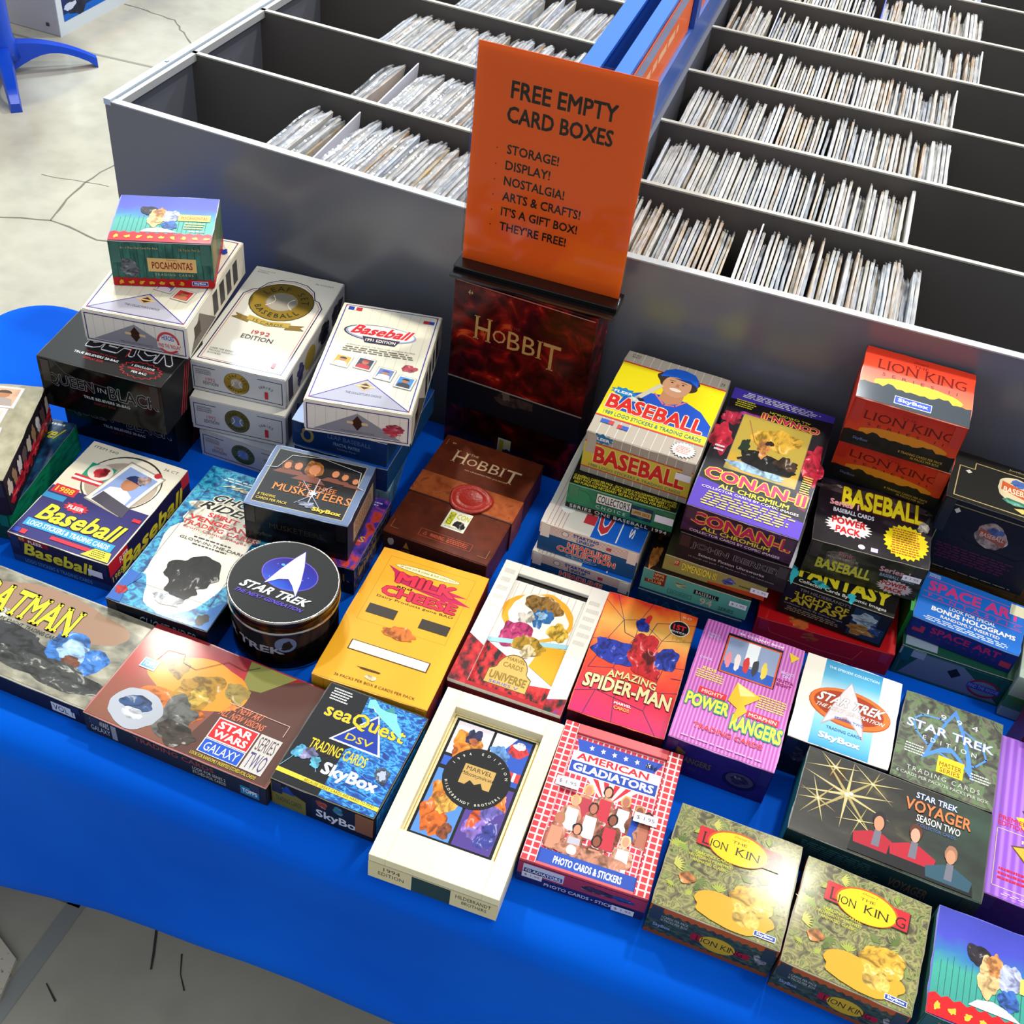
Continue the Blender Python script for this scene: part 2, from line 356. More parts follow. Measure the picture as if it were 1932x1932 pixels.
def cloth():
    rr=.034; P=outline(-1.212,.570,.812,1.312,.10); v=[];f=[];n=len(P); rnd=random.Random(5)
    rings=[]
    for a in range(0,91,15): rings.append((rr*(1-math.sin(R(a))),-rr*(1-math.cos(R(a)))))
    def hem(x,y,nx,ny):
        if abs(ny)>.6: return -.307-min(.43,.376*abs((x+.2)/1.0)**2.9)
        return -.737+.15*max(0,1-abs((y-.94)/.3)**2)
    for off,z in rings:
        for x,y,nx,ny in P: v.append((x-nx*off,y-ny*off,z))
    K=14
    for k in range(1,K+1):
        for x,y,nx,ny in P:
            hz=hem(x,y,nx,ny); t=k/K; z=-rr+(hz+rr)*t
            pull=.012*math.sin(math.pi*min(1,t))*(1 if abs(ny)>.6 else .5)
            ripple=.0015*math.sin(x*23+z*9)*t
            v.append((x-nx*(pull+ripple),y-ny*(pull+ripple),z))
    # rolled hem
    for x,y,nx,ny in P: hz=hem(x,y,nx,ny); v.append((x-nx*.004,y-ny*.004,hz-.003))
    for x,y,nx,ny in P: hz=hem(x,y,nx,ny); v.append((x-nx*.010,y-ny*.010,hz+.004))
    nr=len(v)//n
    for r in range(nr-1):
        for i in range(n): j=(i+1)%n; f.append((r*n+i,(r+1)*n+i,(r+1)*n+j,r*n+j))
    f.append(tuple(range(n)))
    return v,f
m,b,t=newmat('stretch_cloth',.75,.06); 
tc=t.nodes.new('ShaderNodeTexCoord'); nz=t.nodes.new('ShaderNodeTexNoise'); nz.inputs['Scale'].default_value=3; nz.inputs['Detail'].default_value=3; t.links.new(tc.outputs['Object'],nz.inputs['Vector'])
t.links.new(ramp(t,nz.outputs['Fac'],[(.35,'#0058d8'),(.65,'#0064e6')]),b.inputs['Base Color'])
b.inputs['Sheen Weight'].default_value=0
BLUECLOTH=m
v,f=cloth(); cl=mobj('tablecloth',v,f,m,None,None,None,True)
for p in cl.data.polygons:
    if len(p.vertices)>8: p.use_smooth=False
tag(cl,'bright blue fitted stretch cloth over the whole table','tablecloth')
# faint fold creases pressed in the cloth
def lint(x,y): pass
# ---------------------------------------------------------------- comic bins
GREY=pm('noise',[(.3,'#5f616b'),(.7,'#686a74')],2.2,.24,'Object'); GREY.node_tree.nodes['Principled BSDF'].inputs['Roughness'].default_value=.24; GREY.node_tree.nodes['Principled BSDF'].inputs['Specular IOR Level'].default_value=.8; GREYI=pm('noise',[(.3,'#524e4b'),(.7,'#5c5855')],3,.4,'Object')
EDGE=mat('#a9aaaa',.45,bump=.2,bs=90); TOPZ=.33; ROW=.2045
def bin_(O,ang,length,nrow,label,drop=(),leftcap=True):
    t=.011; root=tag(empty('comic_bin',(O[0],O[1],0),ang),label,'storage bin')
    L=length; Dp=ROW*nrow+t
    pbox('front_panel',(0,0,FZ),(L,t,TOPZ-.002),GREY,root); pbox('back_panel',(0,Dp-t,FZ),(L,Dp,TOPZ-.002),GREY,root)
    pbox('side_panel',(0,t,FZ),(t,Dp-t,TOPZ-.002),GREY,root); pbox('side_panel',(L-t,t,FZ),(L,Dp-t,TOPZ-.002),GREY,root)
    pbox('bin_floor',(t,t,.02),(L-t,Dp-t,.032),GREYI,root)
    pbox('edge_strip',(0,-.0006,TOPZ-.002),(L,t+.0006,TOPZ),EDGE,root); pbox('edge_strip',(0,Dp-t,TOPZ-.002),(L,Dp,TOPZ),EDGE,root)
    for k in range(1,nrow):
        y=ROW*k; dz=drop[k] if k<len(drop) else 0
        dv=pbox('divider',(t,y,.032),(L-t,y+.007,TOPZ-.003-dz),GREYI,root); pbox('edge_strip',(t,y-.0004,TOPZ-.003-dz),(L-t,y+.0074,TOPZ-.0005-dz),mat('#b3b0a2',.5),dv)
    if leftcap:
        c=pbox('corner_trim',(-.001,-.001,TOPZ-.006),(.0105,Dp,TOPZ+.003),mat('#b4c3d2',.3),root)
        pbox('edge_strip',(.0115,t,TOPZ-.012),(.020,Dp-t,TOPZ-.0005),EDGE,root)
        for yy in(.15,.5,.9): bobj('screw',boxbm(.002,yy-.003,TOPZ+.003,.007,yy+.003,TOPZ+.0042,.0005),mat('#8fa0ad',.3,metal=.7),c)
    return root
OL=(-1.0445,1.3747);AL=-.041818; OR_=(-.2455,1.3407);AR=.028353
def W2(O,a,x,y,z=0): c,s=math.cos(a),math.sin(a); return Vector((O[0]+c*x-s*y,O[1]+s*x+c*y,z))
bL=bin_(OL,AL,.60,5,'long grey comic bin on the left, two empty slots at its left end')
OR2=W2(OR_,AR,-.06,0); bR=bin_((OR2.x,OR2.y),AR,.86,8,'long grey comic bin on the right, filled with bagged comics',leftcap=False)
# blue partition between the bins with orange header cards
bp=tag(empty('blue_partition',(OR2.x,OR2.y,0),AR),'blue partition frame with orange header cards between the two comic bins','partition')
BL1=mat('#1f4fae',.35);BL2=mat('#2f6ad0',.3);BD=mat('#041d50',.4)
pbox('left_board',(-.060,.0,FZ),(-.046,1.65,.50),BL1,bp); pbox('left_board_cap',(-.066,.0,.50),(-.040,1.65,.506),BL2,bp)
pbox('right_board',(-.016,.0,FZ),(-.004,1.65,.50),BL1,bp); pbox('right_board_cap',(-.020,.0,.50),(.001,1.65,.506),BL2,bp)
pbox('channel_back',(-.046,1.64,FZ),(-.016,1.65,.5),BD,bp); pbox('channel_floor',(-.046,0,.30),(-.016,1.64,.31),BD,bp)
pbox('rail',(-.004,.0,.332),(.004,1.6,.395),mat('#3f63b4',.4),bp)
def poster(y0,y1):
    p=pbox('header_card',(-.0035,y0,.396),(-.0015,y1,.485),mat('#f26a2a',.35),bp)
    A=Art(y1-y0,.089)
    for a in((('r',0,0,1,1,'#f0692c')),('r',0,.72,1,1,'#8f95b5'),('ln',.06,.36,.94,.64,1,'#f4b890')): A.add(a)
    A.build('header_lettering',p,Matrix(((0,0,1,-.0010),(1,0,0,y0),(0,1,0,.396),(0,0,0,1))))
poster(.03,.60); poster(.66,1.2); pbox('post',(-.002,.615,.395),(.006,.65,.50),BL1,bp); pbox('post',(-.002,1.215,.395),(.006,1.25,.50),BL1,bp)
# dividers cards that stand between comics
def divider(O,a,x,row,col,label,back=None,lean=.03,txt=None):
    y0=row*ROW+.015; p=W2(O,a,x,y0); r=tag(empty('divider_card',(p.x,p.y,.034),a),label,'divider card')
    h=.285; w=ROW-.03; v=[(0,0,0),(.0022,0,0),(.0022,w,0),(0,w,0),(lean,0,h-.012),(lean+.0022,0,h-.012),(lean+.0022,w,h),(lean,w,h)]
    mobj('card',v,[(0,3,2,1),(4,5,6,7),(0,1,5,4),(1,2,6,5),(2,3,7,6),(3,0,4,7)],[mat(col,.45),mat(back or col,.4)],r,[0,0,0,1,0,0])
    if txt:
        A=Art(w,h*.9); A.add(('ln',.15,.85,.85,.96,1,'#d7def5')); A.build('lettering',r,Matrix(((0,lean/h,1,.0032),(1,0,0,0),(0,1,0,0),(0,0,0,1))))
    return r
divider(OL,AL,.283,0,'#cfcfda','white divider card in the front slot of the left bin')
divider(OL,AL,.282,1,'#cfcfda','white divider card in the second slot of the left bin')
divider(OL,AL,.385,3,'#dcdce6','white divider card in the rear slot of the left bin')
divider(OR_,AR,.122,0,'#b9bdd0','white and blue divider card in the front slot of the right bin','#1d46b4',txt='COMICS')
divider(OR_,AR,.036,4,'#c9ccd8','white and blue divider card in a rear slot of the right bin, by the partition','#23388f',lean=.012)
divider(OR_,AR,.225,5,'#2c3c9c','blue divider card in a far slot of the right bin','#2c3c9c',lean=.008)
divider(OR_,AR,.352,5,'#e2e2ea','white divider card in a far slot of the right bin, right of a blue one',lean=.004)
divider(OR_,AR,.424,4,'#e6e4e4','white divider card closing the comics of a rear slot of the right bin',lean=.002)
divider(OR_,AR,.388,3,'#e6e4e4','white divider card closing the comics of the fourth slot of the right bin',lean=.002)
# ---- comics
pl,pb,pt=newmat('clear_bag',.12,.6); pb.inputs['Base Color'].default_value=(.62,.66,.72,1)
tr=pt.nodes.new('ShaderNodeBsdfTransparent'); ms=pt.nodes.new('ShaderNodeMixShader'); nn=pt.nodes.new('ShaderNodeTexNoise'); nn.inputs['Scale'].default_value=45; tcc=pt.nodes.new('ShaderNodeTexCoord'); pt.links.new(tcc.outputs['Object'],nn.inputs['Vector'])
mr=pt.nodes.new('ShaderNodeMapRange'); mr.inputs[1].default_value=.35; mr.inputs[2].default_value=.65; mr.inputs[3].default_value=.08; mr.inputs[4].default_value=.45; pt.links.new(nn.outputs['Fac'],mr.inputs[0]); pt.links.new(mr.outputs[0],ms.inputs[0])
bpn=pt.nodes.new('ShaderNodeBump'); bpn.inputs['Strength'].default_value=.5; bpn.inputs['Distance'].default_value=.003; pt.links.new(nn.outputs['Fac'],bpn.inputs['Height']); pt.links.new(bpn.outputs[0],pb.inputs['Normal'])
pt.links.new(tr.outputs[0],ms.inputs[1]); pt.links.new(pb.outputs[0],ms.inputs[2]); pt.links.new(ms.outputs[0],pt.nodes['Material Output'].inputs[0])
TONES=['#c9c6c0','#bcb9b8','#c3bcab','#aab2c0','#b8aa98','#a5a2a8','#c2b2a4','#b8c2d4','#b08c60','#96a0ac','#c4a878','#d0d0cc']
CM=[pm('noise',[(.35,c),(.7,'#c8c3bc')],30,.3,'Object') for c in TONES]
def comic_mesh(k):
    rnd=random.Random(k); w=.170+rnd.uniform(-.004,.004); h=.262+rnd.uniform(-.01,.014); t=.0030+rnd.uniform(0,.0022)
    v=[];f=[];fm=[]
    n=4
    for i in range(n+1):
        y=w*i/n; hz=h+ (0 if i else -.001); b=rnd.uniform(-.0005,.0005)
        v+=[(b,y,0),(t+b,y,0),(t+b,y,hz),(b,y,hz)]
    for i in range(n):
        a=4*i;c=a+4
        f+=[(a,a+3,c+3,c),(a+1,c+1,c+2,a+2),(a+3,a+2,c+2,c+3)]; fm+=[0,0,0]
    f+=[(0,1,2,3),(4*n,4*n+3,4*n+2,4*n+1)]; fm+=[0,0]
    # clear bag standing a little above the board, flap folded to a point at the back
    b=len(v); e=.0008; up=.005+rnd.uniform(0,.009); m=5
    for i in range(m+1):
        y=-.002+(w+.004)*i/m; z=h+up*(1 if i<m else .3)+rnd.uniform(-.0015,.0015); s=rnd.uniform(-.001,.001)
        v+=[(-e,y,.1),(-e*.5+s+t*.3,y,z),(t+e*.5+s-t*.3,y,z-.001),(t+e,y,.1)]
    for i in range(m):
        a=b+4*i;c=a+4; f+=[(a,a+1,c+1,c),(a+1,a+2,c+2,c+1),(a+2,a+3,c+3,c+2)]; fm+=[1,1,1]
    f+=[(b,b+3,b+2,b+1)]; fm+=[1]
    # thicker spine band along the top edge catches the light
    return v,f,fm,t
MESH=[]
for k in range(24):
    v,f,fm,tt=comic_mesh(k); me=bpy.data.meshes.new('bagged_comic'); me.from_pydata(v,[],f); me.materials.append(CM[k%12]); me.materials.append(pl)
    for p,i in zip(me.polygons,fm): p.material_index=i
    me.update(); MESH.append((me,tt,v,f,fm))
ncom=0; far=[[],[],[]]
def run(O,a,row,x0,x1,label,group,seed,pitch=.0051,lean0=.10,lean1=.02,indiv=True,tan=False):
    global ncom
    rnd=random.Random(seed); x=x0
    while x<x1:
        k=rnd.randrange(24)
        if tan and rnd.random()<.6: k=rnd.choice([8,20,10,22,4])
        me,tt,v,f,fm=MESH[k]; u=(x-x0)/(x1-x0); lean=lean0+(lean1-lean0)*u+rnd.uniform(-.005,.005)
        p=W2(O,a,x-.26*math.sin(lean),row*ROW+.018+rnd.uniform(-.004,.008)); z=.033
        M_=Matrix.Translation((p.x,p.y,z+rnd.uniform(0,.008)))@Matrix.Rotation(a+rnd.uniform(-.004,.004),4,'Z')@Matrix.Rotation(lean,4,'Y')
        if indiv and ncom<300:
            o=bpy.data.objects.new('bagged_comic',me); COL.objects.link(o); o.matrix_world=M_; tag(o,label,'comic book',group); ncom+=1
        else:
            b=len(far[0]); far[0].extend(tuple(M_@Vector(q)) for q in v); far[1].extend(tuple(b+i for i in q) for q in f); far[2].extend((k%12 if i==0 else 12) for i in fm)
        x+=tt+rnd.uniform(.0012,.0024)+(0.003 if rnd.random()<.05 else 0)
run(OR_,AR,0,-.03,.117,'bagged comic in the front slot of the right bin, left of the blue divider card','comics left of the blue divider in the front slot',1,.0056,.1,.1,tan=True)
run(OR_,AR,0,.134,.378,'bagged comic in the front slot of the right bin, right of the blue divider card','comics right of the blue divider in the front slot',2,.0056,.08,.01)
run(OL,AL,0,.315,.575,'bagged comic in the front slot of the left bin, right of the white divider card','comics right of the white divider in the front slot',3,.0055,.12,.08)
run(OL,AL,0,.222,.283,'bagged comic in the front slot of the left bin, left of the white divider card','comics left of the white divider in the front slot',4,.0055,.22,.17)
run(OR_,AR,1,-.03,.352,'bagged comic in the second slot of the right bin','comics in the second slot of the right bin',5,.0057,.08,.01)
run(OR_,AR,2,-.03,.395,'bagged comic in the third slot of the right bin','comics in the third slot of the right bin',6,.0062,.09,.01)
run(OL,AL,1,.315,.575,'bagged comic in the second slot of the left bin','comics in the second slot of the left bin',8)
run(OL,AL,2,.20,.575,'','',9,indiv=False,lean0=.2); run(OL,AL,3,.25,.38,'','',10,indiv=False); run(OL,AL,3,.40,.575,'','',11,indiv=False); run(OL,AL,1,.262,.282,'','',18,indiv=False,lean0=.2,lean1=.2)
run(OL,AL,4,.25,.575,'','',19,indiv=False)
run(OR_,AR,3,-.03,.385,'','',12,indiv=False); run(OR_,AR,4,-.03,.034,'','',13,indiv=False); run(OR_,AR,4,.05,.42,'','',14,indiv=False)
run(OR_,AR,5,-.02,.22,'','',15,indiv=False); run(OR_,AR,5,.235,.348,'','',16,indiv=False); run(OR_,AR,5,.36,.42,'','',17,indiv=False); run(OR_,AR,6,-.02,.42,'','',18,indiv=False); run(OR_,AR,7,-.02,.42,'','',21,indiv=False)
fo=mobj('bagged_comics',far[0],far[1],CM+[pl],None,far[2]); tag(fo,'many more bagged comics packed in the rear slots of both bins','comic book',None,'stuff')
# ---------------------------------------------------------------- sign in a holder
sg=tag(empty('sign_holder',(-.3433,1.2820,.2858),.0215),'orange printed sign in a clear holder with black base, atop tall red box','sign')
pbox('base',(-.112,-.016,0),(.112,.022,.010),mat('#0b0a0a',.15,.6),sg,.001)
pbox('base',(-.112,-.030,.0),(.112,-.016,.004),mat('#0b0a0a',.15,.6),sg,.0008)
pa=pbox('printed_sheet',(-.1075,.0075,.0085),(.1075,.0085,.300),mat('#fc6612',.3,.6),sg)
A=Art(.215,.2915); O_='#fc6612'; K_='#160b06'
A.add(('r',0,0,1,1,O_))
A.add(('t','FREE EMPTY',.205,.795,.815,.872,K_,{'b':.034})); A.add(('t','CARD BOXES',.195,.690,.81,.765,K_,{'b':.034}))
for i,(s,x1) in enumerate((('STORAGE!',.515),('DISPLAY!',.475),('NOSTALGIA!',.572),('ARTS & CRAFTS!',.682),("IT'S A GIFT BOX!",.676),("THEY'RE FREE!",.620))):
    y=.553-i*.0722; A.add(('t',s,.215,y-.0,x1+.01,y+.044,K_,{'b':.028})); A.add(('e',.157,y+.018,.004,.003,K_))
A.build('lettering',pa,Matrix(((1,0,0,-.1075),(0,0,-1,.0073),(0,1,0,.0085),(0,0,0,1))))
gm,gb,gt=newmat('acrylic',.03,.6); gtr=gt.nodes.new('ShaderNodeBsdfTransparent'); gg=gt.nodes.new('ShaderNodeBsdfGlossy'); gg.inputs['Roughness'].default_value=.06
fr=gt.nodes.new('ShaderNodeFresnel'); fr.inputs['IOR'].default_value=1.25; gx=gt.nodes.new('ShaderNodeMixShader'); gt.links.new(fr.outputs[0],gx.inputs[0]); gt.links.new(gtr.outputs[0],gx.inputs[1]); gt.links.new(gg.outputs[0],gx.inputs[2]); gt.links.new(gx.outputs[0],gt.nodes['Material Output'].inputs[0])
pbox('clear_sleeve',(-.109,.0050,.008),(.109,.0064,.3015),gm,sg)
pbox('clear_sleeve',(-.109,.0095,.008),(.109,.0109,.3015),gm,sg)
# ---------------------------------------------------------------- things far left on the floor
cb=tag(empty('display_cabinet',(-2.803,3.499,FZ),R(-1.7)),'white display cabinet with a printed panel, standing on the floor far left','cabinet')
pbox('body',(-1.0,0,.0),(-.004,2.4,.95),mat('#b9b7bb',.4),cb,.004); pbox('side_panel',(-.004,0,.0),(0,2.4,.95),mat('#d3dce4',.35),cb)
pbox('base_shadow_slab',(-.98,.02,-.0),(-.02,2.3,.001),mat('#444444',.6),cb)  # dark slab standing in for the shade under the cabinet
A=Art(1.2,.8)
for e in (('r',0,0,1,1,'#1b2c66'),('r',0,0,1,.03,'#0a62c8'),('b',.12,.12,.10,.12,'#2b3550',.4,3),('b',.06,.15,.05,.045,'#f0a522',.3,4),('b',.15,.17,.05,.03,'#f0a522',.3,6),('r',.10,.05,.30,.075,'#c4243a'),('b',.035,.055,.025,.018,'#c6cfe8',.3,8),('ln',.12,.055,.28,.071,1,'#f0d0d8'),('b',.5,.4,.3,.3,'#3c4ea0',.3,5)): A.add(e)
A.build('panel_print',cb,Matrix(((0,0,1,.0008),(1,0,0,.03),(0,1,0,.045),(0,0,0,1))))
bobj('bolt',boxbm(-.055,-.004,.03,-.043,0.0,.042,.001),mat('#55555a',.3,metal=.8),cb)
# blue plastic pedestal
pd=tag(empty('pedestal_table',(-2.79,3.17,FZ),R(-47)),'blue plastic pedestal table with splayed feet, far left on the floor','table')
PB=mat('#0846c4',.35)
def footm(a):
    v=[];f=[];n=9; ca,sa=math.cos(a),math.sin(a)
    for i in range(n+1):
        t=i/n; r=.03+.27*t; top=.105-.075*t**2.2; bot=.02+.045*math.sin(math.pi*min(1,t/.92))*(1 if t<.92 else 0) if t<.9 else 0.0; w=.030-.012*t
        for s,z in((-w,bot),(w,bot),(w*.75,top),(-w*.75,top)): v.append((r*ca-s*sa,r*sa+s*ca,z))
    for i in range(n):
        for k in range(4): a0=4*i+k;a1=4*i+(k+1)%4; f.append((a0,a1,a1+4,a0+4))
    f+=[(3,2,1,0),(4*n,4*n+1,4*n+2,4*n+3)]
    return v,f
def lathe(name,prof,m,parent=None,n=40,loc=None,fm=None):
    v=[];f=[];q=[]
    for r,z in prof:
        for i in range(n): t=2*math.pi*i/n; v.append((r*math.cos(t),r*math.sin(t),z))
    for k in range(len(prof)-1):
        for i in range(n): j=(i+1)%n; f.append((k*n+i,k*n+j,(k+1)*n+j,(k+1)*n+i)); q.append(fm[k] if fm else 0)
    f.append(tuple(range(n-1,-1,-1))); q.append(fm[0] if fm else 0); f.append(tuple(range((len(prof)-1)*n,len(prof)*n))); q.append(fm[-1] if fm else 0)
    o=mobj(name,v,f,m,parent,q,loc); 
    for p in o.data.polygons: p.use_smooth=len(p.vertices)==4
    return o
for a in (0,90,180,270): v,f=footm(R(a)); mobj('foot',v,f,PB,pd)
lathe('column',[(.062,.06),(.050,.115),(.044,.13),(.040,.68),(.07,.70)],PB,pd,24); lathe('round_top',[(.27,.70),(.28,.71),(.28,.73),(.27,.735)],PB,pd,40)
# unidentified cream speckled thing at the lower left, put in as a slab
sp=pm('noise',[(.0,'#d9cdb8'),(.60,'#ddd2be'),(.68,'#8a7c66')],120,.7,'Object')
tag(mobj('floor_slab',[(-.866,.603,FZ),(-.850,.539,FZ),(-.90,.30,FZ),(-1.35,.33,FZ),(-1.28,.79,FZ),(-.866,.603,FZ+.008),(-.850,.539,FZ+.008),(-.90,.30,FZ+.008),(-1.35,.33,FZ+.008),(-1.28,.79,FZ+.008)],[(0,1,2,3,4),(9,8,7,6,5),(0,5,6,1),(1,6,7,2),(2,7,8,3),(3,8,9,4),(4,9,5,0)],sp),'cream speckled mat lying on the floor at the lower left','mat')
# ---------------------------------------------------------------- the boxes: (x, y, turn, width, depth, height, base z)
D=dict(
batman=(-.737,.696,-1.6,.235,.136,.030,0),galaxy=(-.503,.688,-2.0,.230,.143,.033,0),seaq=(-.326,.688,-1.1,.121,.140,.047,0),
master=(-.188,.698,1.5,.142,.231,.042,0),glad=(-.047,.734,2.8,.138,.187,.042,0),lk1=(.096,.697,-.6,.132,.125,.056,0),lk2=(.232,.686,-3.4,.130,.126,.054,0),poca2=(.372,.685,-1.4,.134,.120,.060,0),
ghost=(-.620,.895,1.2,.134,.259,.046,0),fleer88=(-.781,.900,.9,.141,.189,.050,0),space=(-.494,.991,3.7,.105,.133,.047,0),musk=(-.524,.986,7,.134,.114,.061,.0485),
poca1=(-.844,1.201,24.1,.131,.115,.068,.2155),uda=(-.837,1.177,9.6,.140,.215,.050,.164),qb1=(-.844,1.068,4.6,.176,.118,.080,.082),qb2=(-.852,1.104,3.4,.170,.116,.0805,0),
leaf1=(-.708,1.226,7.1,.134,.242,.048,.102),leaf2=(-.700,1.189,7.5,.134,.200,.053,.0475),leaf3=(-.677,1.182,0,.134,.200,.046,0),
udb=(-.525,1.182,12.3,.138,.220,.051,.128),blue1=(-.535,1.17,4,.132,.19,.040,.0870),blue2=(-.530,1.165,3,.132,.185,.0395,.0465),silver=(-.541,1.164,12,.13,.2,.045,0),
hobtall=(-.347,1.284,-2.5,.198,.060,.285,0),hobsm=(-.358,1.111,-1.1,.145,.214,.049,0),milk=(-.345,.875,2,.142,.220,.045,0),univ=(-.199,.926,.7,.139,.208,.045,0),spider=(-.070,.936,2,.115,.196,.045,0),
pr=(.056,.930,-.7,.122,.190,.061,0),fleer89=(-.143,1.219,-.9,.141,.186,.066,.142),green=(-.153,1.197,1.5,.140,.190,.041,.0995),line1=(-.174,1.158,-.4,.132,.190,.048,.0475),line2=(-.176,1.152,-.8,.134,.190,.046,0),
maxx=(-.032,1.156,.1,.136,.19,.038,0),stad=(-.030,1.158,.1,.139,.190,.036,.0395),dim3=(-.012,1.164,-.2,.131,.190,.026,.0765),berk=(.005,1.162,-1.5,.139,.190,.044,.1035),conan=(.002,1.196,-1.2,.137,.252,.042,.149),
lkii1=(.150,1.290,-.2,.136,.114,.071,.223),lkii2=(.156,1.289,-4.5,.139,.100,.062,.1595),zen=(.1525,1.18,3.2,.142,.119,.056,.1015),flight=(.143,1.150,-2.8,.134,.120,.057,.043),xmen=(.1355,1.163,3.2,.174,.166,.041,0),
udblack=(.292,1.254,-3.2,.133,.095,.115,.092),brown=(.300,1.262,-3,.15,.075,.044,.0465),brown2=(.305,1.266,-2,.14,.075,.045,0),spaceart=(.300,1.152,-5,.130,.088,.033,.0545),udgreen=(.303,1.158,-.5,.141,.126,.053,0),
episode=(.178,.953,-.8,.114,.132,.066,0),master94=(.296,.945,-2.4,.113,.128,.066,0),voy=(.246,.822,-2.3,.204,.115,.066,0),purple=(.425,.893,-1.9,.140,.219,.051,0),
card0=(-.961,.894,20,.14,.184,.06,.048),greenb=(-.938,.915,8,.11,.185,.047,0))
CR='#efe7cf';WH='#f4f1ea';BK='#0d0d10'
def skybox(x0,y0,x1,y1,c='#f2f2f5',bold=.035): return ('t','SkyBox',x0,y0,x1,y1,c,{'b':bold})
def ballplayer(cx,cy,s,cap,shirt,bg=None,w=1):
    e=[]
    if bg: e.append(('r',cx-1.5*s*w,cy-2*s,cx+1.5*s*w,cy+2*s,bg))
    return e+[('p',[cx-1.1*s*w,cy-1.9*s,cx-.9*s*w,cy-.2*s,cx+.9*s*w,cy-.2*s,cx+1.1*s*w,cy-1.9*s],shirt),('e',cx,cy+.5*s,.6*s*w,.7*s,'#b9764f'),('e',cx,cy+.95*s,.65*s*w,.4*s,cap)]
def card(cx,cy,w,h,ang,bg,cap,shirt,asp):
    """small printed player card, turned"""
    c,s_=math.cos(R(ang)),math.sin(R(ang))
    def P(l):
        o=[]
        for i in range(0,len(l),2): x=l[i]*w;y=l[i+1]*h; o+=[cx+c*x-s_*y,cy+(s_*x+c*y)*asp]
        return o
    def q(x0,y0,x1,y1): return [x0,y0,x1,y0,x1,y1,x0,y1]
    el=[math.cos(i*.5236)*.2 for i in range(12)]; es=[math.sin(i*.5236)*.17+.12 for i in range(12)]; hd=[v for p in zip(el,es) for v in p]
    cp=[v for i in range(7) for v in (math.cos(i*.5236)*.23,math.sin(i*.5236)*.15+.18)]
    return [('p',P(q(-.53,-.53,.53,.53)),'#a89f90'),('p',P(q(-.5,-.5,.5,.5)),'#f0ece2'),('p',P(q(-.42,-.42,.42,.42)),bg),('p',P([-.4,-.42,-.32,-.1,0,0,.32,-.1,.4,-.42]),shirt),('p',P(hd),'#b57a55'),('p',P(cp),cap)]
JUNGLE=pm('noise',[(.34,'#45422c'),(.44,'#77724c'),(.49,'#a09c5c'),(.54,'#5c5c3a'),(.60,'#8a9450'),(.68,'#4a4a30')],8,.22,'UV',1.6)
JUNGD=pm('noise',[(.3,'#1e2a24'),(.5,'#33463b'),(.65,'#51604a')],14,.3,'UV',1)
WATER=pm('noise',[(.36,'#0a3482'),(.44,'#0f5cb0'),(.50,'#4ab0ea'),(.54,'#1468bc'),(.64,'#0a3f8f')],9,.25,'UV',.9,(1,2.4,1))
SPACE=pm('noise',[(.35,'#2b1d6b'),(.48,'#5a3aa8'),(.55,'#d6452f'),(.7,'#8e2030')],5,.3,'UV',.6)
MARB=pm('noise',[(.33,'#160203'),(.48,'#3c0606'),(.58,'#5c0a08'),(.66,'#8a160c'),(.71,'#c04a20'),(.75,'#4a0a08')],9,.16,'Object',1.2,(3,3,3))
LEATH=pm('noise',[(.3,'#4f1d0c'),(.7,'#6b2b13')],26,.36,'Object',.3,(2,2,2),bump=.15)
LEATH2=pm('noise',[(.3,'#8a3c16'),(.6,'#b1592a'),(.75,'#6a2c12')],30,.4,'Object',.5,(2,2,2),bump=.2)
# --- 1 dark knight style box (far left front)
carton('batman','flat grey speckled box with yellow lettering, leftmost of the front row',D['batman'],'#8d8a7c','#1d2036','#23243a',
T=[('r',.005,.01,.995,.99,pm('noise',[(.3,'#57554c'),(.55,'#8e8a78'),(.75,'#b5b09a')],9,.25,'UV',.4)),('b',.50,.75,.42,.22,'#9a7a63',.12,4),('b',.33,.33,.34,.17,'#3a3b3d',.3,7),('b',.14,.55,.15,.10,'#d9d7cc',.3,8),
 ('b',.76,.42,.16,.22,'#3f7fd0',.35,9),('b',.74,.46,.08,.11,'#a5c8f0',.3,10),('b',.77,.36,.05,.06,'#7c4a35',.3,12),('b',.70,.2,.3,.13,'#444543',.3,13),
 ('t','BATMAN',.10,.56,.66,.86,'#e8dc2c',{'b':.03,'se':1,'ol':('#2c2a20',.03)}),('t','THE DARK KNIGHT  TRADING CARDS',.20,.49,.64,.53,'#26252a')],
F=[('r',0,0,1,1,'#171a2e'),('r',.8,.15,.93,.7,'#cfd3dc'),('t','VOL 1',.81,.25,.92,.6,'#23243a')])
